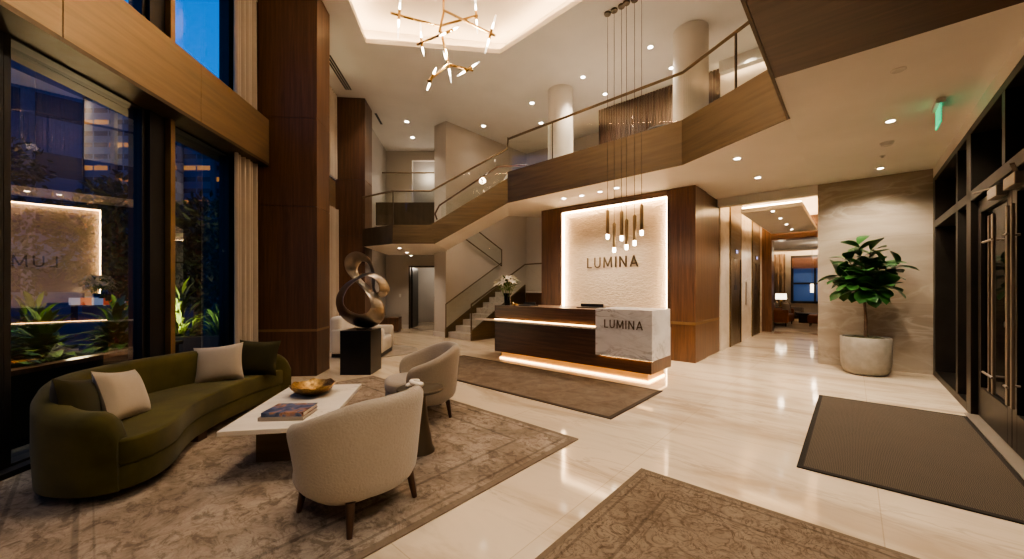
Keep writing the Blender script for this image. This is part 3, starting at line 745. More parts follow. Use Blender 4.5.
# ================================================================ green sofa
back = crom([(-2.64,2.51),(-2.88,2.47),(-3.15,2.52),(-3.40,2.71),(-3.62,3.04),(-3.70,3.45),(-3.66,3.90),(-3.52,4.30),(-3.30,4.63),(-3.08,4.84),(-2.90,4.97)], 60)
so = thing('curved_sofa','long curved olive green velvet sofa in front of the windows','sofa',(-3.2,3.6,.012))
off = Vector((-3.2,3.6))
def sprof(i):
    t = i/59
    rise = min(1, max(0,(t-.09)/.27)); rise = rise*rise*(3-2*rise)
    fall = min(1, max(0,(1-t)/.22)); fall = fall*fall*(3-2*fall)
    h = .60+.15*rise*1.0 if t < .5 else .56+.19*fall
    th = .17
    # round the arm ends off
    k = 1.0
    if i < 4: k = (.35,.7,.88,.97)[i]
    if i > 55: k = (.97,.88,.7,.35)[i-56]
    hh = .05+(h-.05)*(k**.35); a = th*(1-k)/2*.8
    x0, x1 = 0-a, -th+a          # inner side is to the right of travel (towards the seat)
    r = .07*k
    out = [(x0,.07),(x0+.012,.3),(x0+.012,hh-r*1.2),(x0-r*.15,hh-r*.45),(x0-r*.55,hh-r*.08),(( x0+x1)/2,hh),(x1+r*.55,hh-r*.08),(x1+r*.15,hh-r*.45),(x1,hh-r*1.2),(x1,.3),(x1,.07)]
    return out
pth = [(p.x-off.x,p.y-off.y) for p in back]
obj('backrest', sweep(B(), pth, sprof), M['velvet'], so, smooth=True)
front = crom([(-2.70,2.53),(-2.60,2.60),(-2.57,2.76),(-2.63,2.98),(-2.75,3.20),(-2.88,3.5),(-2.94,3.9),(-2.95,4.3),(-2.91,4.62),(-2.87,4.86)], 30)
inn = [p for p in back[3:57]]
def inset(path, k):
    out = []
    for i, p in enumerate(path):
        d = (path[min(i+1,len(path)-1)]-path[max(i-1,0)]).normalized(); out.append(p + Vector((d.y,-d.x))*k)
    return out
innr = inset(inn, .13)
def seat_mesh(fr, z0, z1):
    poly = [(p.x-off.x,p.y-off.y) for p in innr[::2]]+[(p.x-off.x,p.y-off.y) for p in fr[::-1]]
    return prism(B(), poly, z0, z1)
obj('seat_cushion', seat_mesh(front,.235,.415), M['velvet'], so, bevel=.05, seg=4, smooth=True)
obj('seat_base', seat_mesh([p+Vector((-.012,0)) for p in front],.07,.24), M['velvet'], so, bevel=.02, seg=3, smooth=True)
for p in ((-2.78,2.72),(-3.5,2.95),(-2.98,3.6),(-3.55,3.9),(-3.02,4.72),(-3.3,4.5)):
    obj('foot', box(B(),p[0]-off.x-.05,p[0]-off.x+.05,p[1]-off.y-.05,p[1]-off.y+.05,0,.08), M['leg'], so)
# cushions
def pillow_mesh(w, h, d):
    bm = B(); n = 12; g = []
    for side in (1,-1):
        gr = []
        for i in range(n+1):
            row = []
            for j in range(n+1):
                u, v = i/n*2-1, j/n*2-1
                e = (1-abs(u)**2.6)*(1-abs(v)**2.6)
                pin = 1-.10*(1-abs(u)**2)*abs(v)**3 ; pin2 = 1-.10*(1-abs(v)**2)*abs(u)**3
                row.append((u*w/2*pin2, side*d/2*max(0,e)**.5, v*h/2*pin))
            gr.append(row)
        g.append(gr)
    V = [[[None]*(n+1) for _ in range(n+1)] for _ in range(2)]
    for s in range(2):
        for i in range(n+1):
            for j in range(n+1):
                if s==1 and (i in (0,n) or j in (0,n)): V[1][i][j]=V[0][i][j]
                else: V[s][i][j]=bm.verts.new(g[s][i][j])
    for s in range(2):
        for i in range(n):
            for j in range(n):
                f=[V[s][i][j],V[s][i+1][j],V[s][i+1][j+1],V[s][i][j+1]]
                try: bm.faces.new(f if s else f[::-1])
                except ValueError: pass
    bmesh.ops.recalc_face_normals(bm, faces=bm.faces[:]); return bm
def pillow(loc, rot, mat, label, w=.44, h=.42, d=.17):
    o = obj('throw_pillow', pillow_mesh(w,h,d), mat, smooth=True); o.location=loc; o.rotation_euler=rot
    return tag(o,label,'cushion','cushions on the green sofa')
pillow((-3.14,2.76,.61),(math.radians(-14),math.radians(12),math.radians(108)),M['velvet_p'],'dark olive cushion at the near end of the green sofa',.42,.38,.18)
pillow((-3.10,3.03,.60),(math.radians(-22),math.radians(10),math.radians(104)),M['linen'],'beige cushion leaning on a dark cushion at the near end of the sofa',.46,.42,.17)
pillow((-3.25,4.22,.61),(math.radians(-16),math.radians(-5),math.radians(24)),M['linen'],'beige cushion at the far end of the green sofa',.46,.42,.15)
pillow((-3.02,4.52,.62),(math.radians(-14),math.radians(3),math.radians(14)),M['velvet_p'],'dark olive cushion in the far corner of the green sofa',.44,.42,.14)

# ================================================================ coffee table, books, bowl
ct = thing('coffee_table','low rectangular coffee table with a pale stone top and dark block legs','table',(-1.93,3.52,.012),math.radians(9.5))
obj('tabletop', box(B(),-.37,.37,-.66,.66,.335,.375), M['travertine'], ct, bevel=.006)
obj('leg', box(B(),-.24,.24,-.36,-.18,0,.335), M['bronze'], ct, bevel=.004)
obj('leg', box(B(),-.24,.24,.20,.38,0,.335), M['bronze'], ct, bevel=.004)
def book(name, loc, rz, w, l, h, cover, label, lines=False):
    r = thing(name, label, 'book', loc, rz, 'books on the coffee table')
    obj('pages', box(B(),-w/2+.004,w/2-.006,-l/2+.005,l/2-.005,.004,h-.004), M['paper'], r)
    bm = B(); box(bm,-w/2,w/2,-l/2,l/2,0,.004); box(bm,-w/2,w/2,-l/2,l/2,h-.004,h); box(bm,-w/2,w/2,-l/2,-l/2+.004,.004,h-.004)
    obj('cover', bm, cover, r, bevel=.001); return r
book('book',(-1.86,3.17,.387),math.radians(4),.35,.27,.03,M['bookgrey'],'taupe hardback book lying under the dark photo book')
b2 = book('book',(-1.85,3.175,.417),math.radians(3),.33,.255,.034,M['bookcover'],'dark blue photo book on top of the stack on the coffee table')
bw = lambda r,z,a,j: (r*(1+.02*math.sin(5*a+j)+.012*math.sin(11*a)), z+(.008*math.sin(7*a)+.005*math.sin(13*a) if r>.18 else 0))
o = obj('bowl', lathe(B(),[(0,.0),(.07,0),(.13,.025),(.185,.065),(.21,.105),(.204,.108),(.178,.072),(.12,.034),(.06,.014),(0,.012)],56,wob=bw), M['hammered'], smooth=True)
o.location=(-1.99,3.80,.387); tag(o,'hammered bronze bowl with an uneven rim on the coffee table','bowl')

# ================================================================ barrel armchairs
def armchair(loc, rz, label, fab, name='armchair', legs=True):
    """faces local +X"""
    r = thing(name, label, 'armchair', loc, rz, 'cream barrel armchairs' if fab==M['boucle'] else None)
    n = 44; A = math.radians(128); rings=[]; bm = B()
    for i in range(n+1):
        ph = -A + 2*A*i/n                       # 0 = straight back
        c = abs(ph)/A; e = max(0,1-((c-.18)/.82)) if c>.18 else 1; e = e*e*(3-2*e)
        h = .61+.18*e; zb = .19
        k = 1.0
        q = min(i, n-i)
        if q < 4: k = (.30,.68,.88,.97)[q]
        ro_b, ro_t, th = .365, .425, .105*(.85+.15*e)
        hh = zb+(h-zb)*(k**.22); zb2 = zb + (1-k)*.03
        mid_b, mid_t = ro_b-th/2, ro_t-th/2
        pf = []
        for f, z in ((0,zb2),(.25,zb2+.1),(.6,zb2+(hh-zb2)*.6),(1,hh-.06)): pf.append((mid_b+(mid_t-mid_b)*f+th/2*k, z))
        for a in (35,65,90,115,145): pf.append((mid_t+math.cos(math.radians(a))*th/2*k, hh-.06+.06*math.sin(math.radians(a))))
        for f, z in ((1,hh-.06),(.6,zb2+(hh-zb2)*.6),(.25,zb2+.1),(0,zb2)): pf.append((mid_b+(mid_t-mid_b)*f-th/2*k, z))
        sx = 1.0
        rings.append([bm.verts.new((-math.cos(ph)*rr*sx+ (0.0), math.sin(ph)*rr, z)) for rr, z in pf])
    m = len(rings[0])
    for a, b in zip(rings, rings[1:]):
        for k in range(m): bm.faces.new((a[k],a[(k+1)%m],b[(k+1)%m],b[k]))
    bm.faces.new(rings[0]); bm.faces.new(rings[-1][::-1]); bmesh.ops.recalc_face_normals(bm, faces=bm.faces[:])
    obj('backrest', bm, fab, r, smooth=True, sub=1)
    def dshape(rad, fx, k=26):
        pts=[]
        for i in range(k):
            a = 2*PI*i/k; x, y = math.cos(a), math.sin(a)
            sq = 2.6; x = math.copysign(abs(x)**(2/sq),x); y = math.copysign(abs(y)**(2/sq),y)
            pts.append((x*rad*(fx if x>0 else .86), y*rad))
        return pts
    obj('seat_base', prism(B(), dshape(.335,1.24), .165,.30), fab, r, bevel=.045, seg=4, smooth=True)
    obj('seat_cushion', prism(B(), dshape(.325,1.30), .295,.43), fab, r, bevel=.05, seg=4, smooth=True)
    for sx, sy in ((1,1),(1,-1),(-1,1),(-1,-1)):
        obj('leg', tube(B(),[(sx*.23,sy*.23,.19),(sx*.255,sy*.255,.0)],[.028,.017],12), M['leg'], r, smooth=True)
    return r
armchair((-1.02,2.53,.012), math.radians(149), 'cream boucle barrel armchair seen from behind, nearest the camera', M['boucle'])
armchair((-1.02,4.36,.012), math.radians(203), 'cream boucle barrel armchair seen from the side, beyond the small round table', M['boucle'])
# side table
sd = thing('side_table','small round dark bronze side table between the two armchairs','table',(-.81,3.36,.012))
obj('tabletop', lathe(B(),[(0,.535),(.195,.535),(.205,.545),(.205,.553),(.20,.558),(0,.558)],48), M['bronze_d'], sd, smooth=True)
obj('pedestal', lathe(B(),[(.125,0),(.125,.008),(.105,.05),(.075,.25),(.05,.45),(.05,.535)],32), M['bronze_d'], sd, smooth=True)
# pale folded object on the side table
bm = B()
kn = crom_closed([(-.055,-.02,.02),(-.02,.035,.03),(.05,.03,.022),(.055,-.03,.03),(.0,-.035,.042),(-.03,.01,.05),(.03,.015,.048)],48)
tube(bm, kn, .021, 10, closed=True)
o = obj('stone_knot', bm, M['travertine'], smooth=True); o.location=(-.86,3.36,.571); tag(o,'small pale knot shaped ornament on the round side table','ornament')

# ================================================================ sculpture on its plinth
px, pz = -2.60, 0.735
pl = obj('plinth', box(B(),-.255,.255,0,.52,0,.735), M['black'], bevel=.004); pl.location=(px-.01,6.33,0); tag(pl,'square black plinth carrying the twisted metal sculpture','plinth')
Kz = .00297*1.06
pts = [(195,455,.0,.15),(120,430,-.02,.15),(75,378,-.04,.14),(70,315,-.05,.12),(98,258,-.04,.09),(150,215,-.07,.055),(215,182,-.11,.05),(268,192,-.08,.06),(300,232,-.02,.075),(298,280,.06,.085),(262,300,.11,.08),(236,262,.11,.065),(238,200,.08,.055),(234,145,.05,.045),(216,98,.0,.06),(176,78,-.03,.095),(140,98,-.03,.105),(130,148,-.0,.085),(155,205,.02,.055),(204,256,.0,.05),(250,312,-.03,.07),(272,372,-.02,.10),(250,430,.0,.14)]
ctr = 186
P3 = [((x-ctr)*Kz, y, (478-z)*Kz*.94) for x, z, y, w in pts]; Wd = [p[3] for p in pts]
n = 160; path = crom_closed(P3, n); wid = [v.x for v in crom_closed([(w,0,0) for w in Wd], n)]
bm = B(); rings=[]
for i in range(n):
    d = (path[(i+1)%n]-path[i-1]).normalized()
    dep = Vector((.15,1,.1)); dep = (dep-d*dep.dot(d)).normalized(); nr = d.cross(dep)
    tw = .62+.30*math.sin(2*PI*i/n*2+.6)
    u = dep*math.cos(tw)+nr*math.sin(tw); v = nr*math.cos(tw)-dep*math.sin(tw)
    w, th = wid[i]*1.38, .016+.08*wid[i]
    rings.append([bm.verts.new(path[i]+u*math.cos(a)*w+v*math.sin(a)*th) for a in [2*PI*k/14 for k in range(14)]])
for i in range(n):
    a, b = rings[i], rings[(i+1)%n]
    for k in range(14): bm.faces.new((a[k],a[(k+1)%14],b[(k+1)%14],b[k]))
bmesh.ops.recalc_face_normals(bm, faces=bm.faces[:])
zmin = min(v.co.z for v in bm.verts)
for v in bm.verts: v.co.z -= zmin-.004
sc = thing('sculpture','twisted figure eight ribbon sculpture of brushed metal on the black plinth','sculpture',(px,6.6,.735))
obj('ribbon', bm, M['pewter'], sc, smooth=True)
obj('foot_plate', lathe(B(),[(0,0),(.1,0),(.1,.012),(0,.012)],24), M['black'], sc)

# ================================================================ behind the column
r = thing('lounge_chair','cream upholstered lounge chair half hidden behind the black plinth','armchair',(-3.22,8.25,.0),math.radians(4))
obj('base', box(B(),-.50,.50,-.45,.45,.03,.10), M['black'], r)
obj('seat', box(B(),-.32,.52,-.34,.34,.10,.42), M['cream'], r, bevel=.05, seg=3, smooth=True)
obj('backrest', box(B(),-.54,-.30,-.48,.48,.10,.86), M['cream'], r, bevel=.08, seg=4, smooth=True)
for s in (-1,1): obj('arm', box(B(),-.50,.53,s*.40-.10,s*.40+.10,.10,.61), M['cream'], r, bevel=.05, seg=3, smooth=True)
r = thing('side_cabinet','low dark wooden cabinet standing by the left back wall','cabinet',(-4.02,12.6,0),WZ)
obj('carcass', box(B(),-.3,.3,-.3,.3,.04,.48), M['walnut'], r, bevel=.005); obj('door', box(B(),-.28,.28,-.315,-.3,.07,.45), M['walnut_d'], r)

# ================================================================ reception feature wall
fw = thing('reception_wall_unit','tall walnut unit framing the glowing plaster panel behind the desk','wall unit',RP(0,0,0),RZ)
obj('walnut_frame', box(B(),-5.97,-5.36,7.80,9.65,0,LOW-.005), M['walnut'], fw, bevel=.004)
obj('walnut_frame', box(B(),-2.72,-2.25,7.80,8.55,0,LOW-.005), M['walnut'], fw, bevel=.004)
obj('walnut_frame', box(B(),-2.74,-2.27,8.56,9.65,0,LOW-.005), M['walnut'], fw, bevel=.004)
obj('walnut_frame', box(B(),-2.80,-2.725,7.82,9.4,0,LOW-.005), M['walnut_d'], fw)
obj('header', box(B(),-5.36,-2.80,7.80,9.6,3.31,LOW-.005), M['walnut_x'], fw, bevel=.003)
obj('carcass', box(B(),-5.36,-2.80,8.04,9.6,0,3.31), M['walnut_d'], fw)
obj('plaster_panel', box(B(),-5.36,-2.80,7.93,7.97,.1,3.31), M['plaster'], fw)
bm = B()
box(bm,-5.357,-5.335,7.86,7.90,.1,3.305); box(bm,-2.825,-2.803,7.86,7.90,.1,3.305); box(bm,-5.335,-2.825,7.86,7.90,3.285,3.305)
obj('led_strip', bm, M['led'], fw)
bm = B(); box(bm,-2.255,-2.244,7.81,8.54,.73,.785); box(bm,-2.71,-2.245,7.789,7.80,.73,.785); box(bm,-2.27,-2.263,8.57,9.64,.73,.785)
obj('brass_band', bm, M['brass_d'], fw)
# letters ---------------------------------------------------------
def letter_bm(ch, h, d, x0):
    """flat bar letter in the xz plane starting at x0; returns mesh and advance"""
    w = .108*h; bm = B()
    def ln(a, b):
        a, b = Vector(a), Vector(b); dd = (b-a).normalized(); n = Vector((-dd.y,dd.x))*w/2
        q = [a+n,a-n,b-n,b+n]; prism_xz(bm,[(p.x,p.y) for p in q],-d,0)
    W = {'L':.48,'U':.66,'M':.88,'I':.13,'N':.70,'A':.78}[ch]*h; x1 = x0+W; e = w/2
    if ch=='L': ln((x0+e,0),(x0+e,h)); ln((x0,e),(x1,e))
    elif ch=='I': ln((x0+e,0),(x0+e,h))
    elif ch=='U':
        r = W/2-e; c = x0+W/2; ln((x0+e,r+e),(x0+e,h)); ln((x1-e,r+e),(x1-e,h))
        P=[(c+r*math.cos(PI+PI*k/12), r+e+r*math.sin(PI+PI*k/12)) for k in range(13)]
        for a,b in zip(P,P[1:]): ln(a,b)
    elif ch=='N': ln((x0+e,0),(x0+e,h)); ln((x1-e,0),(x1-e,h)); ln((x0+e,h-.02*h),(x1-e,.02*h))
    elif ch=='M': ln((x0+e,0),(x0+e+.04*h,h)); ln((x1-e,0),(x1-e-.04*h,h)); ln((x0+e+.04*h,h-.03*h),((x0+x1)/2,.12*h)); ln((x1-e-.04*h,h-.03*h),((x0+x1)/2,.12*h))
    elif ch=='A': ln((x0+e,0),((x0+x1)/2,h)); ln((x1-e,0),((x0+x1)/2,h)); ln((x0+.24*W,.3*h),(x1-.24*W,.3*h))
    return bm, W
def lettering(word, h, d, width, mat, parent, x0, y, z):
    tot = sum({'L':.48,'U':.66,'M':.88,'I':.13,'N':.70,'A':.78}[c]*h for c in word); gap = (width-tot)/(len(word)-1); x = x0
    for c in word:
        bm, W = letter_bm(c, h, d, x)
        for v in bm.verts: v.co.y += y; v.co.z += z
        obj('letter', bm, mat, parent, label='letter %s' % c); x += W+gap
sg = thing('wall_sign','raised dark bronze LUMINA lettering on the glowing plaster wall','sign',RP(-4.69,7.93,1.915),RZ)
lettering('LUMINA', .245, .03, 1.25, M['bronze'], sg, 0, -.004, 0)

# ================================================================ reception desk
dk = thing('reception_desk','long walnut reception desk with a glowing base and white marble corner block','desk',RP(0,0,0),RZ)
obj('front_panel', box(B(),-5.52,-2.24,5.62,5.70,.15,.80), M['walnut_x'], dk, bevel=.003)
obj('upper_panel', box(B(),-5.52,-3.14,5.62,5.70,.86,1.09), M['walnut_x'], dk, bevel=.003)
obj('carcass', box(B(),-5.50,-2.26,5.70,6.42,.17,1.07), M['walnut_d'], dk)
obj('side_panel', box(B(),-2.26,-2.24,5.70,6.45,.15,.80), M['walnut'], dk)
obj('countertop', box(B(),-5.52,-3.14,5.70,6.45,1.07,1.09), M['walnut_x'], dk, bevel=.003)
led = obj('ledge', box(B(),-6.0,-3.14,5.50,5.66,.775,.805), M['travertine'], dk, bevel=.003)
obj('led_strip', box(B(),-5.5,-3.15,5.602,5.618,.806,.820), M['led_desk'], led)
obj('plinth', box(B(),-5.42,-2.33,5.72,6.36,0,.15), M['plinth_glow'], dk)
bm = B(); box(bm,-5.44,-2.31,5.702,5.715,.153,.168); box(bm,-2.285,-2.265,5.72,6.36,.153,.168); box(bm,-5.44,-2.31,5.695,5.715,.006,.024); box(bm,-2.325,-2.305,5.72,6.36,.006,.024)  # upper runs are hidden, added to throw more light on the plinth
obj('led_strip', bm, M['led_desk'], dk)
mb = obj('marble_block', box(B(),-3.14,-2.20,5.55,6.30,.36,1.115), M['marble'], dk, bevel=.004)
obj('led_strip', box(B(),-3.10,-2.215,5.60,5.615,.35,.3595), M['led_desk'], mb)
lettering('LUMINA', .13, .012, .635, M['bronze'], mb, -2.975, 5.549, .815)
# on the desk
def monitor(s, t, rz, w, label):
    r = thing('monitor', label, 'monitor', RP(s,t,1.09), RZ+rz)
    obj('screen', box(B(),-w/2,w/2,-.012,.012,.02,.075), M['blackplastic'], r, bevel=.004)
    obj('keyboard_tray', box(B(),-w/2,w/2,-.16,.10,0,.02), M['blackplastic'], r, bevel=.004)
    return r
monitor(-4.86,5.95,.0,.30,'low black terminal on the left half of the reception desk')
monitor(-3.52,6.1,.0,.46,'low black terminal beside the white marble block on the desk')
bm = B(); lathe(bm,[(0,0),(.028,0),(.034,.03),(.02,.06),(.012,.075),(0,.08)],16,(-.02,0,0)); lathe(bm,[(0,0),(.03,0),(.03,.02),(.018,.045),(0,.05)],16,(.05,.01,0))
o = obj('desk_ornament', bm, M['brass'], smooth=True); o.location = RP(-5.16,5.82,1.09); tag(o,'small coppery bell like ornament on the desk beside the vase','ornament')
vs = obj('vase', lathe(B(),[(0,0),(.062,0),(.066,.02),(.07,.12),(.078,.25),(.074,.25),(.066,.12),(.06,.02),(0,.02)],28), M['vase'], smooth=True)
vs.location = RP(-5.38,5.86,1.09); tag(vs,'dark glass vase at the left end of the reception desk','vase')
fb = thing('flower_bouquet','bouquet of white lilies with green leaves standing in the dark vase','flowers',RP(-5.38,5.86,1.10)); fb.scale = (1.22,1.22,1.12)
random.seed(5)
bm = B(); bp = B(); heads=[]
for k in range(13):
    a = k*2.4; rr = .05+.15*math.sqrt(k/13); z = .50-.9*rr*rr*4+random.uniform(-.03,.05)
    heads.append(Vector((rr*math.cos(a), rr*math.sin(a), z)))
st_ = B()
for h in heads: tube(st_,[(h.x*.12,h.y*.12,.04),(h.x*.5,h.y*.5,.25),h],.004,5)
obj('stems', st_, M['leafy'], fb)
for k in range(46):
    d = rand_dir(); d.z = abs(d.z)*.7-.15; leaf(bm, Vector((d.x*.05,d.y*.05,.24+.15*random.random())), d+Vector((0,0,.25)), Vector((0,0,1)), random.uniform(.14,.26), .035, .3, 3)
obj('leaves', bm, M['leafy'], fb)
for h in heads:
    ax = (h-Vector((0,0,.22))+rand_dir()*.1).normalized(); u, v = frame_of(ax)
    for j in range(6):
        a = j*PI/3; dd = (ax*.55+u*math.cos(a)+v*math.sin(a)).normalized(); leaf(bp, h, dd, ax, .095, .042, .35, 3, .1)
obj('petals', bp, M['petal'], fb)
# ================================================================ pendants over the desk
pend = [(607.6,13,6.77,239.3),(614.2,9.7,6.69,252.6),(621.6,5.4,6.59,240.9),(626.5,2.1,6.51,249.8),(634.6,-1.0,6.44,245.8),(641.6,-5,6.35,235.6)]
PN = ['leftmost pendant of the cluster, a slim bronze tube with a glowing tip','second pendant from the left, hanging lowest of the bronze tubes','third bronze pendant from the left, its glowing tip a little higher than the second','fourth bronze pendant from the left, second lowest in the cluster','fifth bronze pendant from the left, just inside the rightmost one','rightmost pendant, hanging highest of the slim bronze tubes']
for (x,yc,Y,yb),lab in zip(pend,PN):
    zb = EYE+(288-yb)*Y/380
    r = thing('pendant_light', lab, 'pendant light', ((x-512)*Y/380, Y, zb), 0, 'pendant cluster above the reception desk')
    obj('bulb', lathe(B(),[(0,0),(.022,.004),(.026,.02),(.026,.09),(0,.09)],16), M['bulb_pend'], r, smooth=True)
    obj('tube', lathe(B(),[(.028,.085),(.030,.50),(.010,.53),(.004,.54)],20), M['brass_d'], r, smooth=True)
    obj('cable', tube(B(),[(0,0,.53),(0,0,TOP-zb-.03)],.0042,6), M['bronze_d'], r)
    obj('canopy', lathe(B(),[(0,-.035),(.055,-.035),(.06,-.02),(.06,0),(0,0)],24,(0,0,TOP-zb)), M['bronze_d'], r)
# ================================================================ chandelier
ch = thing('chandelier','branching brass chandelier with glowing glass rods under the ceiling recess','chandelier',(-.95,5.5,TOP+.42))
kx = 5.5/380/4.656
def cp(x, y, dy=0): Y = 5.5+dy; return Vector(((340+x/4.656-512)*Y/380+.95, dy, EYE+(288-y/4.656)*Y/380-TOP-.42))
bt = B()
def rod(a, b, r=.017): obj('arm', tube(B(),[a,b],r,12), M['brass'], ch, smooth=True)
st0, h1, h2, h3 = cp(483,-60,.0), cp(482,60,.0), cp(462,122,.06), cp(505,300,.0)
obj('stem', tube(B(),[(h1.x,0,0),h1],.016,12), M['brass'], ch, smooth=True)
obj('canopy', lathe(B(),[(0,-.04),(.09,-.04),(.10,-.02),(.10,0),(0,0)],24,(h1.x,0,0)), M['brass'], ch)
rod(h1, cp(462,150,.02)); rod(cp(465,120,.02), h3)
rod(cp(235,60,-.25), h2); rod(h2, cp(640,72,.25)); rod(h1+Vector((0,0,.04)), cp(720,165,-.35)); rod(cp(360,207,.3), cp(520,140,-.15)); rod(h3, cp(410,378,-.18)); rod(h3, cp(618,328,.2))
def lampend(c, tips):
    for tip in tips:
        d = (tip-c); Lh = d.length; d.normalize()
        s = obj('socket', tube(B(),[c,c+d*.07],.019,12), M['brass'], ch, smooth=True)
        obj('bulb', tube(B(),[c+d*.07,c+d*.10,c+d*.17],[.012,.014,.006],10), M['bulb'], s, smooth=True)
        obj('glass_rod', tube(B(),[c+d*.07,c+d*(Lh*.6),c+d*Lh],[.018,.014,.007],12), M['cone'], s, smooth=True)
c = cp(275,70,-.22); lampend(c,[cp(283,-25,-.22),cp(270,180,-.22)])
c = cp(634,72,.25); lampend(c,[cp(628,-35,.25),cp(640,155,.25)])
c = cp(700,160,-.33); lampend(c,[cp(726,70,-.33),cp(675,250,-.33)])
c = cp(380,200,.27); lampend(c,[cp(374,105,.27),cp(391,262,.27)])
c = cp(508,147,-.13); lampend(c,[cp(556,124,-.05),cp(462,168,-.2)])
c = h3; lampend(c,[cp(480,238,0),cp(518,386,0)])
c = cp(425,367,-.15); lampend(c,[cp(448,315,-.15),cp(406,420,-.15)])
c = cp(597,323,.16); lampend(c,[cp(648,288,.2),cp(545,355,.1)])
# ================================================================ round columns upstairs
for x, Y, lab in ((560.5,9.13,'round plaster column rising from the gallery, farther left'),(690.5,6.97,'round plaster column rising from the gallery, nearer and wider in view')):
    d = Vector((x-512,380)).normalized(); 
    o = obj('round_column', lathe(B(),[(.31,0),(.31,TOP-UP)],48), M['wall2'], smooth=True); o.location=((x-512)*Y/380+d.x*.31, Y+d.y*.31, UP); tag(o,lab,'column')
armchair((3.34,8.45,UP),math.radians(60),'dark armchair on the upper gallery, its top just showing behind the glass',M['blackfab'],'gallery_chair')
# ================================================================ lifts
def lift(t0, t1, lab):
    r = thing('lift_entrance', lab, 'lift', RP(-2.25,(t0+t1)/2,0), RZ, 'lifts in the corridor'); h = (t1-t0)/2
    bm = B(); box(bm,0,.035,-h,-h+.05,0,3.7); box(bm,0,.035,h-.05,h,0,3.7); obj('portal_frame', bm, M['bronze'], r)
    obj('transom_panel', box(B(),0,.03,-h+.06,h-.06,2.2,3.7), M['bronze'], r)
    for k in (-1,1): obj('door_leaf', box(B(),0,.014,min(0,k*(h-.065))+ (.002 if k>0 else 0),max(0,k*(h-.065))-(.002 if k<0 else 0),.01,2.2), M['liftdoor'], r)
    obj('indicator', box(B(),.03,.045,-.16,.16,2.32,2.44), M['black'], r); 
    obj('display', box(B(),.045,.048,-.08,.08,2.345,2.415), M['display'], r)
    obj('emblem', box(B(),.014,.02,-.13,.13,1.40,1.52), M['black'], r)
    return r
M['liftdoor'] = metal('lift_door_bronze', (.16,.115,.065), .3, (3,3,.3))
lift(10.5,11.7,'nearer lift with bronze doors in the pale stone corridor wall'); lift(13.25,14.42,'farther lift with bronze doors, next to the walnut portal')
o = obj('call_panel', box(B(),0,.02,-.07,.07,.98,1.62), M['steel'], bevel=.004); o.location=RP(-2.25,12.45,0); o.rotation_euler=(0,0,RZ); tag(o,'slim upright metal call plate on the stone between the two lifts','lift call panel')
# ================================================================ fig tree in a pot
PT = RP(.16,8.78,0)
ft = thing('potted_fig_tree','fiddle leaf fig tree with broad green leaves in a round concrete pot','plant',PT)
obj('pot', lathe(B(),[(0,0),(.21,0),(.265,.02),(.305,.085),(.325,.20),(.330,.45),(.330,.615),(.322,.63),(.305,.625),(.30,.58),(0,.58)],56), M['concrete'], ft, smooth=True)
obj('soil', lathe(B(),[(.305,.575),(.25,.605),(.15,.625),(0,.63)],28,wob=lambda r,z,a,j:(r,z+.012*math.sin(5*a+j*2)+.008*math.sin(11*a))), M['soil'], ft)
random.seed(21)
bt = B(); tips=[]
tube(bt,[(0,0,.55),(.01,0,.9),(-.005,.01,1.22)],[.026,.022,.018],10)
vr = Vector((math.cos(math.radians(-42)),math.sin(math.radians(-42)),0))  # across the wall
vx = Vector((.745,-.667,0)); vy = Vector((.667,.745,0))
brs = [(-.52,.0,1.68),(-.33,.12,1.98),(-.12,-.05,2.17),(.10,.08,2.08),(.32,-.08,1.86),(.55,.05,1.82),(-.25,-.18,1.55),(.28,.15,1.55),(0,-.22,1.75),(-.42,.1,1.45),(.40,-.1,1.5),(.08,.2,1.8),(-.08,-.2,1.42),(.18,-.2,1.42)]
P0 = Vector((-.005,.01,1.2))
for a,b,z in brs:
    e = vx*a*.68+vy*b*.8+Vector((0,0,z)); m = P0.lerp(e,.45)+Vector((0,0,.10)); tube(bt,[P0,m,e],[.011,.008,.004],6); tips.append((m,e))
obj('trunk', bt, M['trunk'], ft, smooth=True)
fig = lambda t: (.45+.75*t)*math.sin(PI*min(1,.04+t*.95))**.55 if t<.98 else .05
bl = B()
for m, e in tips:
    ax = (e-m).normalized(); n = 9
    for k in range(n):
        f = .15+.9*k/(n-1); p = m.lerp(e,f); a = k*2.4+random.random()*.8
        u, v = frame_of(ax); d = (ax*(.25+.5*f)+ (u*math.cos(a)+v*math.sin(a)) + Vector((0,0,.12))).normalized()
        d.y -= .0
        if p.dot(vy)+d.dot(vy)*.3 > .48: d = d-vy*.8; d.normalize()
        leaf(bl, p, d, Vector((0,0,1))+rand_dir()*.35, random.uniform(.24,.34), random.uniform(.18,.25), .30, 6, .10, fig)
obj('foliage', bl, M['leaf'], ft, smooth=True)
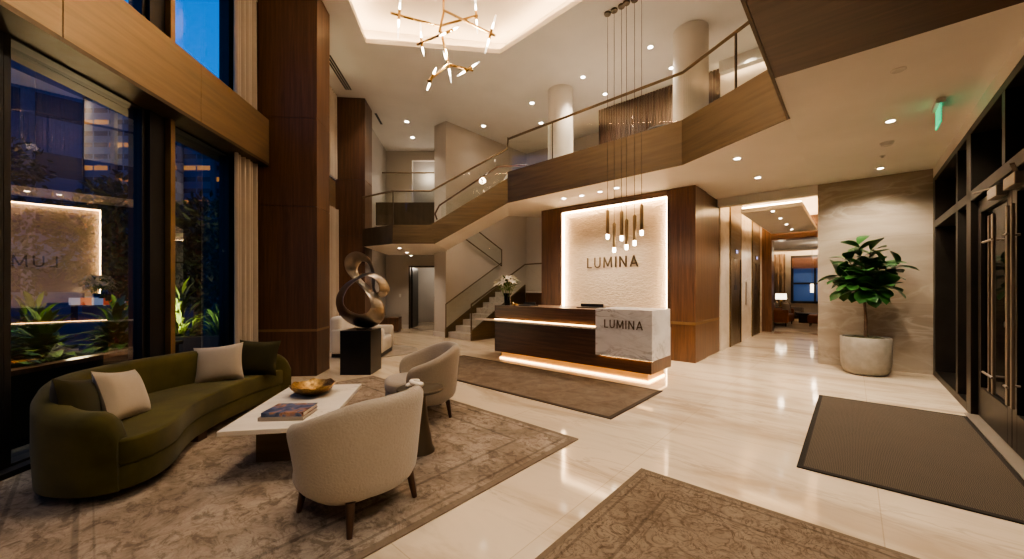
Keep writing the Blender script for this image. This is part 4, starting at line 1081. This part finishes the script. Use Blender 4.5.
# ================================================================ ceiling fittings
def px_at(x, y, z): Y = 380*(z-EYE)/(288-y); return Vector(((x-512)*Y/380, Y, z))
spots = []
dlp = None
def downlight(p, label, group, sc_=1, power=0):
    global dlp
    if dlp is None:
        r = thing('recessed_downlight', label, 'downlight', p, 0, group); dlp = r
        obj('trim_ring', lathe(B(),[(.052,-.004),(.072,-.004),(.075,0),(.052,0)],24,cap=False), M['whiteplastic'], r)
        obj('lens', lathe(B(),[(0,-.003),(.053,-.003)],24,cap=False), M['lens'], r)
    else: r = dup(dlp, p, 0, label, group)
    if sc_ != 1: r.scale = (sc_,sc_,1)
    if power: spots.append((p, power))
    return r
G1, G2, G3, G4 = 'downlights in the high ceiling','downlights under the gallery','downlights in the entrance ceiling','downlights in the lift corridor'
for x,y,lab in ((650.4,47,'downlight in the high ceiling nearest the right round column'),(671.5,68,'downlight in the high ceiling just left of the right round column'),(583,77,'downlight in the high ceiling right of the left round column'),(605,94,'downlight in the high ceiling close beside the left side of the pendant cables'),(532,103,'downlight in the high ceiling just left of the left round column'),(541,123,'downlight in the high ceiling low beside the left round column'),(483.6,126,'lone downlight in the high ceiling above the upper stair flight'),(406.7,121.6,'downlight in the high ceiling near the rear wall, first of two'),(412.5,137.4,'downlight in the high ceiling closest to the rear wall')):
    p = px_at(x,y,TOP-.001)
    downlight(p,lab,G1,.9 if y<100 else 1.05,1)
for x,y,lab in ((563.9,198.5,'leftmost small downlight of the row above the reception wall'),(581.6,195.7,'second small downlight of the row above the reception wall'),(600,191.8,'third small downlight of the row above the reception wall'),(616.6,188,'fourth small downlight of the row above the reception wall')):
    downlight(px_at(x,y,LOW-.001),lab,G2,.8,2)
downlight(px_at(737.2,158.6,LOW-.001),'nearer downlight under the gallery in front of the lift corridor',G2,.8,3)
downlight(px_at(758,177.6,LOW-.001),'farther downlight under the gallery, close to the corridor beam',G2,.8,3)
downlight(px_at(890.5,121,LOW-.001),'downlight in the entrance ceiling beside the smoke detector',G3,.75,4)
downlight(px_at(880.5,168.3,LOW-.001),'downlight in the entrance ceiling near the stone wall',G3,.75,4)
for i,(s,t) in enumerate(((-1.35,10.4),(-1.35,11.6),(-1.35,12.8),(-1.35,14.0))):
    downlight(RP(s,t,3.199),('nearest','second','third','farthest')[i]+' downlight in the lowered ceiling panel of the lift corridor',G4,.7,5)
for x,y,z,lab in ((399.5,248,2.489,'left downlight under the middle landing'),(407,252.5,2.489,'right downlight under the middle landing'),(411,255.5,2.489,'farthest downlight under the middle landing')):
    downlight(px_at(x,y,z),lab,'downlights under the landing',.8,6)
def disc(name, p, prof, mat, label, cat):
    o = obj(name, lathe(B(),prof,28), mat, smooth=True); o.location = p; return tag(o,label,cat)
disc('smoke_detector', px_at(887,142.5,LOW), [(0,-.045),(.05,-.045),(.062,-.03),(.066,-.012),(.075,-.008),(.075,0),(0,0)], M['whiteplastic'], 'round white smoke detector on the entrance ceiling','smoke detector')
disc('sprinkler', px_at(882.6,155.7,LOW), [(0,-.03),(.018,-.03),(.02,-.01),(.035,-.004),(.035,0),(0,0)], M['whiteplastic'], 'small sprinkler head on the entrance ceiling past the smoke detector','sprinkler')
disc('ceiling_plate', px_at(898.4,69.8,LOW), [(0,-.012),(.045,-.012),(.055,-.004),(.055,0),(0,0)], M['whiteplastic'], 'flat round cover plate on the entrance ceiling near the walnut lining','ceiling plate')
ex = thing('exit_sign','glowing green exit sign hanging from the entrance ceiling, seen almost edge on','exit sign',px_at(938.5,103,LOW),RZ)
obj('housing', box(B(),-.035,.035,-.16,.16,-.05,0), M['whiteplastic'], ex, bevel=.006)
obj('sign_panel', box(B(),-.006,.006,-.15,.15,-.25,-.05), M['exit'], ex)
# small wall light behind the reception unit
wl = thing('wall_light','slim bronze wall light behind the reception unit','wall light',RP(-7.2,10.70,2.95),RZ)
obj('bracket', box(B(),-.02,.02,-.12,0,-.03,.03), M['bronze_d'], wl); hd = obj('lamp_head', box(B(),-.32,.32,-.16,-.10,-.02,.03), M['bronze_d'], wl); obj('diffuser', box(B(),-.30,.30,-.15,-.11,.03,.035), M['led'], hd)
# ================================================================ curtains
def curtain(name, a, w0, w1, z0, z1, mat, label, folds=7, amp=.05, rz=WZ, fr=WP, group=None):
    bm = B(); n = folds*12; lo=[]; hi=[]
    for i in range(n+1):
        t = i/n; w = w0+(w1-w0)*t; o_ = amp*math.sin(2*PI*folds*t)+amp*.35*math.sin(2*PI*folds*.37*t+1)
        lo.append(bm.verts.new((a+o_*1.1,w,z0))); hi.append(bm.verts.new((a+o_*.9,w,z1)))
    for i in range(n): bm.faces.new((lo[i],lo[i+1],hi[i+1],hi[i]))
    o = obj(name, bm, mat, smooth=True); o.rotation_euler=(0,0,rz); return tag(o,label,'curtain',group)
curtain('curtain',-3.45,5.92,6.53,.02,3.43,M['curtain'],'beige floor length curtain at the lower window beside the walnut column',6,.045)
curtain('curtain',-3.47,5.95,6.53,4.2,6.34,M['curtain'],'beige curtain at the upper window above the bronze band',6,.045)
curtain('curtain',-3.40,9.0,10.1,.02,3.43,M['curtain'],'beige lower curtain between the two walnut columns',9,.04)
curtain('curtain',-3.44,9.0,10.1,4.2,6.34,M['curtain'],'beige upper curtain between the two walnut columns',9,.04)
# ================================================================ lounge furniture
def LP(x, y, z=0):  # floor point seen at a given depth
    return Vector(((x-512)*y/380, y, z))
o = curtain('curtain',0,-1.0,1.0,0.012,3.05,M['curtain_b'],'brown curtain on the far wall of the lounge',12,.05); o.location=RP(-3.35,21.8,0); o.rotation_euler=(0,0,RZ+PI/2)
wn = struct('window_9', loc=RP(-1.05,21.98,0), rz=RZ, label='dark lounge window with blue evening light')
bm = B(); box(bm,-1.1,-1.0,-.06,.02,.75,2.95); box(bm,1.0,1.1,-.06,.02,.75,2.95); box(bm,-1.0,1.0,-.06,.02,.75,.85); box(bm,-1.0,1.0,-.06,.02,2.85,2.95); box(bm,-.25,-.18,-.05,.0,.85,2.85); box(bm,-1,1,-.05,0,1.62,1.70)
obj('window_frame', bm, M['blackframe'], wn)
bm = B(); quad(bm,(-1,-.01,.85),(1,-.01,.85),(1,-.01,2.85),(-1,-.01,2.85)); M['nightpane']=emit('night_window',(.03,.075,.22),.32); obj('pane', bm, M['nightpane'], wn)
bb_ = thing('window_blind','wooden slatted blind across the top of the lounge window','blind',RP(-1.05,21.88,2.35),RZ)
for k in range(9): obj('slat', box(B(),-1.05,1.05,-.03,.03,.055*k,.055*k+.045), M['walnut_x'], bb_)
def boxy_sofa(name, loc, rz, w, fab, label, cat='sofa', d=.85):
    r = thing(name, label, cat, loc, rz)
    obj('seat', box(B(),-w/2+.12,w/2-.12,-d/2,d/2-.2,.14,.44), fab, r, bevel=.04, seg=3, smooth=True)
    obj('backrest', box(B(),-w/2,w/2,d/2-.22,d/2,.14,.82), fab, r, bevel=.05, seg=3, smooth=True)
    for s in (-1,1): obj('arm', box(B(),s*(w/2-.08)-.08,s*(w/2-.08)+.08,-d/2,d/2,.14,.62), fab, r, bevel=.03, seg=3, smooth=True)
    for sx in (-1,1):
        for sy in (-1,1): obj('leg', tube(B(),[(sx*(w/2-.1),sy*(d/2-.08),.15),(sx*(w/2-.1),sy*(d/2-.08),0)],[.022,.014],8), M['black'], r)
    return r
F = .012
boxy_sofa('leather_sofa',LP(778,14.9,F),RZ+math.radians(88),1.5,M['leather'],'cognac leather sofa beside the lamp in the lounge')
boxy_sofa('lounge_armchair',LP(786.5,16.6,F),RZ+math.radians(50),.9,M['greyfab'],'taupe armchair behind the leather sofa in the lounge','armchair')
boxy_sofa('lounge_sofa',LP(812,17.9,F),RZ,2.2,M['darkfab'],'dark sofa under the lounge window')
def cush(loc, rz, lab):
    o = obj('throw_pillow', pillow_mesh(.5,.46,.16), M['linen'], smooth=True); o.location=loc; o.rotation_euler=(math.radians(-15),0,rz); tag(o,lab,'cushion')
cush(LP(804.5,17.75,.67),RZ,'pale cushion on the dark sofa under the lounge window')
cush(LP(786.3,15.0,.66),RZ+math.radians(70),'pale cushion on the cognac leather sofa')
r = thing('lounge_coffee_table','low dark table in the lounge','table',LP(810,15.7,F),RZ); obj('tabletop', box(B(),-.45,.45,-.4,.4,.34,.40), M['black'], r, bevel=.005); obj('base', box(B(),-.35,.35,-.3,.3,0,.34), M['bronze_d'], r)
r = thing('ottoman','dark brown ottoman at the edge of the lounge opening','ottoman',LP(820,14.2,F),RZ); obj('seat', box(B(),-.35,.35,-.35,.35,.14,.44), M['leather'], r, bevel=.05, seg=3, smooth=True)
for sx in (-1,1):
    for sy in (-1,1): obj('leg', tube(B(),[(sx*.28,sy*.28,.15),(sx*.28,sy*.28,0)],[.02,.014],8), M['black'], r)
lt = LP(781,15.9,F)
r = thing('lamp_table','small round table under the lounge lamp','table',lt,0); obj('tabletop', lathe(B(),[(0,.62),(.24,.62),(.24,.65),(0,.65)],24), M['walnut'], r); obj('base', lathe(B(),[(.16,0),(.03,.03),(.03,.62)],16), M['bronze_d'], r)
r = thing('table_lamp','table lamp with a glowing white drum shade in the lounge','lamp',lt+Vector((0,0,.65)),0)
obj('base', lathe(B(),[(0,0),(.09,0),(.09,.02),(.05,.03),(.05,.30),(.01,.32),(.01,.4)],16), M['brass'], r); obj('lamp_shade', lathe(B(),[(.20,.32),(.19,.55)],28), M['shade'], r, smooth=True)
r = thing('lounge_lantern','small glowing lantern pendant in front of the lounge window','pendant light',LP(812,17.0,1.25),0)
obj('glass_tube', lathe(B(),[(0,0),(.06,0),(.06,.38),(0,.38)],14), M['shade'], r); obj('cable', tube(B(),[(0,0,.38),(0,0,2.0)],.008,6), M['bronze_d'], r)
# ================================================================ outside the windows
struct('ground_outside', box(B(),-80,-4.05,-20,80,-.35,-.12), M['ground'])
def building(name, x0, x1, y0, y1, h, mat, label, rz=0, roofs=True):
    r = thing(name, label, 'building', ((x0+x1)/2,(y0+y1)/2,-.12), rz)
    w, d = (x1-x0)/2, (y1-y0)/2
    obj('facade', box(B(),-w,w,-d,d,0,h), mat, r)
    bm = B()
    for k in range(int(2*w/4)+1): box(bm,-w+k*4-.25,-w+k*4+.25,-d-.35,-d,0,h)
    obj('pier', bm, M['pier'], r)
    obj('parapet', box(B(),-w-.2,w+.2,-d-.4,d,h,h+.8), M['pier'], r)
M['pier'] = plain('pier_concrete', (.10,.12,.16), .8, 0, .15)
building('office_tower',-56,-45,46,60,31,M['tower'],'tall office tower with rows of lit windows outside, left of the wide mullion')
building('office_tower',-44,-32,46,60,21,M['tower'],'lower office tower with rows of lit windows, seen through the narrow window')
building('office_building',-46,-28,13.7,27.7,24,M['office'],'closer glazed office block at the left outside, with pale piers',math.radians(48.5))
building('office_building',-31,-20,64,74,11,M['tower'],'low distant office block just visible right of the tower')
def tree(x, y, h, rad, n, lab, mat, trunk=True, seed=1):
    random.seed(seed); r = thing('street_tree', lab, 'tree', (x,y,-.12), 0, 'trees outside the windows')
    obj('trunk', tube(B(),[(0,0,0),(.05,.03,h*.5),(0,0,h*.8)],[.12,.09,.05],8), M['trunk'], r)
    bm = B()
    for k in range(7):
        a = k*2.4; leaf_cloud(bm,(rad*.5*math.cos(a),rad*.5*math.sin(a),h*(.35+.55*k/6)),(rad*.62,rad*.62,h*.16),n//7,.20,.10,.35)
    obj('crown', bm, mat, r)
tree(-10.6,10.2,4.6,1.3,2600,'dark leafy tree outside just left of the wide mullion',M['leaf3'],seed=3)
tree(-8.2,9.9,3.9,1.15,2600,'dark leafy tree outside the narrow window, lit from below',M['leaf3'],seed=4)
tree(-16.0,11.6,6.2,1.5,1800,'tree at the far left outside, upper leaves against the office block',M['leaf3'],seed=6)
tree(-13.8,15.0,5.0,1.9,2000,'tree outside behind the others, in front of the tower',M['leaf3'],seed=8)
def shrub(x, y, z, rad, n, lab, mat, L_=.26, W_=.11, seed=1, zs=1.0):
    random.seed(seed); r = thing('shrub', lab, 'shrub', (x,y,z), 0, 'shrubs in the planting outside'); r.scale = (1,1,zs)
    bm = B()
    for k in range(n):
        d = rand_dir(); d.z = abs(d.z)
        leaf(bm, Vector((d.x*rad*.45*random.random(), d.y*rad*.45*random.random(), d.z*rad*.7*random.random())), (d+Vector((0,0,.15))).normalized(), Vector((0,0,1)), L_*random.uniform(.7,1.3)*(.5+rad*.6), W_*random.uniform(.7,1.2), .5, 3)
    obj('foliage', bm, mat, r)
    obj('stem', tube(B(),[(0,0,-.1),(0,0,rad*.5)],.03,6), M['trunk'], r)
pl_ = thing('planter','long dark planter wall with a wooden cap outside the left window','planter',WP(-4.9,4.3,-.12),WZ)
obj('wall', box(B(),-.35,.45,-2.2,2.0,0,.72), M['blackframe'], pl_); obj('cap', box(B(),.36,.50,-2.25,2.02,.72,.77), M['walnut'], pl_); obj('soil', box(B(),-.34,.36,-2.19,1.99,.72,.74), M['soil'], pl_)
i = 0
SL = ['broad leaved shrub nearest the camera in the planter outside','low shrub in the planter outside, second along','bright broad leaved shrub in the middle of the planter outside','dark shrub in the planter outside, fourth along','small shrub near the far end of the planter outside','shrub at the far end of the planter outside']
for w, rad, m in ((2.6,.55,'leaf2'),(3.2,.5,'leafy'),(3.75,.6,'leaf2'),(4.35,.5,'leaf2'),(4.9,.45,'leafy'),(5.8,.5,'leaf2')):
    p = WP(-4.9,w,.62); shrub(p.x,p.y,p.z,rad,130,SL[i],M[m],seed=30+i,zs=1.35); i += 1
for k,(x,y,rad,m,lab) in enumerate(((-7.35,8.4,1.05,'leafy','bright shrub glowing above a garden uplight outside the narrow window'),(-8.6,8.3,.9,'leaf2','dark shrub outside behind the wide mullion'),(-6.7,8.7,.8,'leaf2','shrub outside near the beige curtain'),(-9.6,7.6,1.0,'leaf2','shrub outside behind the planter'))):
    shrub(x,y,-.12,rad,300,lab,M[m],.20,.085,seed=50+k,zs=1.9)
pl2 = thing('planter','low dark planter wall outside the narrow window','planter',(-7.1,8.0,-.12),WZ); obj('wall', box(B(),-1.4,1.0,-.15,.1,0,.55), M['blackframe'], pl2)
up = thing('garden_uplight','small garden spotlight at the foot of the bright shrub outside','garden light',(-7.2,7.75,.43),0); obj('housing', lathe(B(),[(0,0),(.05,0),(.05,.1),(0,.1)],14), M['black'], up); obj('lens', lathe(B(),[(0,.101),(.04,.101)],14), M['lens'], up)
br = thing('street_barrier','orange and white striped barrier on the street outside','barrier',(-19.3,18.5,-.12),WZ)
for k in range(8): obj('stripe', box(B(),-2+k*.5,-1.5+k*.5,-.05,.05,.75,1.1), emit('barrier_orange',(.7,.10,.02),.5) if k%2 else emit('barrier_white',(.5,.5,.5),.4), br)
for s in (-1.8,1.8): obj('leg', box(B(),s-.06,s+.06,-.1,.1,0,.75), M['blackframe'], br)
# ================================================================ lights, sky, camera
def spot(p, energy, size=110, blend=.7, col=(1,.84,.665), r=.05, tgt=None):
    d = bpy.data.lights.new('spot','SPOT'); d.energy = energy; d.spot_size = math.radians(size); d.spot_blend = blend; d.color = col; d.shadow_soft_size = r
    o = bpy.data.objects.new('spot_lamp', d); C.objects.link(o); o.location = p
    if tgt is not None: o.rotation_euler = (Vector(tgt)-Vector(p)).to_track_quat('-Z','Y').to_euler()
    return o
def point(p, energy, col=(1,.80,.585), r=.1):
    d = bpy.data.lights.new('point','POINT'); d.energy = energy; d.color = col; d.shadow_soft_size = r
    o = bpy.data.objects.new('point_lamp', d); C.objects.link(o); o.location = p; return o
PW = {1:(190,100),2:(85,100),3:(150,120),4:(215,130),5:(90,125),6:(40,120)}
for p, k in spots:
    e, s = PW[k]
    if k == 1 and p.y > 10.5: e = 16 if p.x > -2 else 65
    if k == 4 and p.y > 6: e = 55
    spot(p+Vector((0,0,-.03)), e, s)
# unseen fill and accent spots added to brighten the lobby, without fittings
for p,e in (((-2.4,1.2),75),((-.6,.6),60),((-1.6,3.2),110),((-3.2,9.6),130),((-1.4,9.6),70),((1.1,4.4),200)):
    spot((p[0],p[1],TOP-.03), e, 105)
for s,t in ((.2,2.8),(.2,1.2),(.2,-.6)): spot(RP(s,t,LOW-.05), 110, 125)
spot(RP(.55,6.9,LOW-.05), 110, 120)
spot(RP(-.38,8.15,LOW-.05), 105, 100, r=.02, tgt=RP(.4,9.2,1.2)); spot(RP(.75,8.1,LOW-.05), 85, 90, r=.02, tgt=RP(.0,9.3,1.2))
for s,t in ((-4.6,8.8),(-3.2,8.9),(-1.6,8.9)): spot(RP(s,t,TOP-.05), 60, 115)
spot((-2.15,3.55,TOP-.05), 260, 40, .8)
spot((-2.3,6.3,TOP-.05), 340, 50, tgt=(-2.4,8.6,2.4))
spot((-2.0,4.9,TOP-.05), 130, 36, tgt=(-2.6,6.6,1.2))
# unseen accent spot added to brighten the sculpture
spot((-.5,6.2,TOP-.1), 120, 50, tgt=(-2.6,6.6,1.0))
point((-3.1,15.2,2.3), 22, (1,.85,.68)); point((-3.1,14.0,5.6), 12, (1,.85,.68))
point((-.95,5.5,4.9), 70)
for x,y in ((12.0,15.0),(10.2,14.4),(13.5,17.0)): point((x,y,2.9), 7)
point(lt+Vector((0,0,1.15)), 9)
spot((-7.2,7.75,.60), 260, 140, col=(1,.80,.45), tgt=(-7.3,8.6,1.8))
spot(WP(-4.35,3.1,2.5), 130, 100, col=(1,.85,.55), tgt=WP(-4.9,3.2,.5)); spot(WP(-4.35,4.6,2.5), 110, 100, col=(1,.85,.55), tgt=WP(-4.9,4.6,.5)); point((-8.4,7.9,2.6), 60, (1,.6,.22), .3); point((-8.0,6.9,1.0), 150, (1,.75,.4), .2)  # unseen lamps added to brighten the planting outside
w = bpy.data.worlds.new('dusk'); S.world = w; w.use_nodes = True; nt = w.node_tree
bg = nt.nodes['Background']
tc = N(nt,'ShaderNodeTexCoord'); sp = N(nt,'ShaderNodeSeparateXYZ'); L(nt, tc.outputs['Generated'], sp.inputs[0])
L(nt, ramp(nt, sp.outputs[2], [(0,(.02,.15,.42)),(.25,(.006,.15,.50)),(.6,(.002,.11,.44))]), bg.inputs['Color']); bg.inputs['Strength'].default_value = 1.45
cd = bpy.data.cameras.new('camera'); cam = bpy.data.objects.new('camera', cd); C.objects.link(cam)
cam.location = (0,0,EYE); cam.rotation_euler = (PI/2,0,0); cd.sensor_width = 36; cd.lens = 36*380/1024; cd.shift_y = 8.5/1024; cd.clip_start = .05; cd.clip_end = 300
S.camera = cam
S.view_settings.view_transform = 'AgX'; S.view_settings.look = 'AgX - Medium High Contrast'; S.view_settings.exposure = 0.35
cy = S.cycles; cy.use_denoising = True; cy.max_bounces = 8; cy.diffuse_bounces = 4; cy.glossy_bounces = 4; cy.transparent_max_bounces = 16; cy.sample_clamp_indirect = 6; cy.caustics_reflective = False; cy.caustics_refractive = False
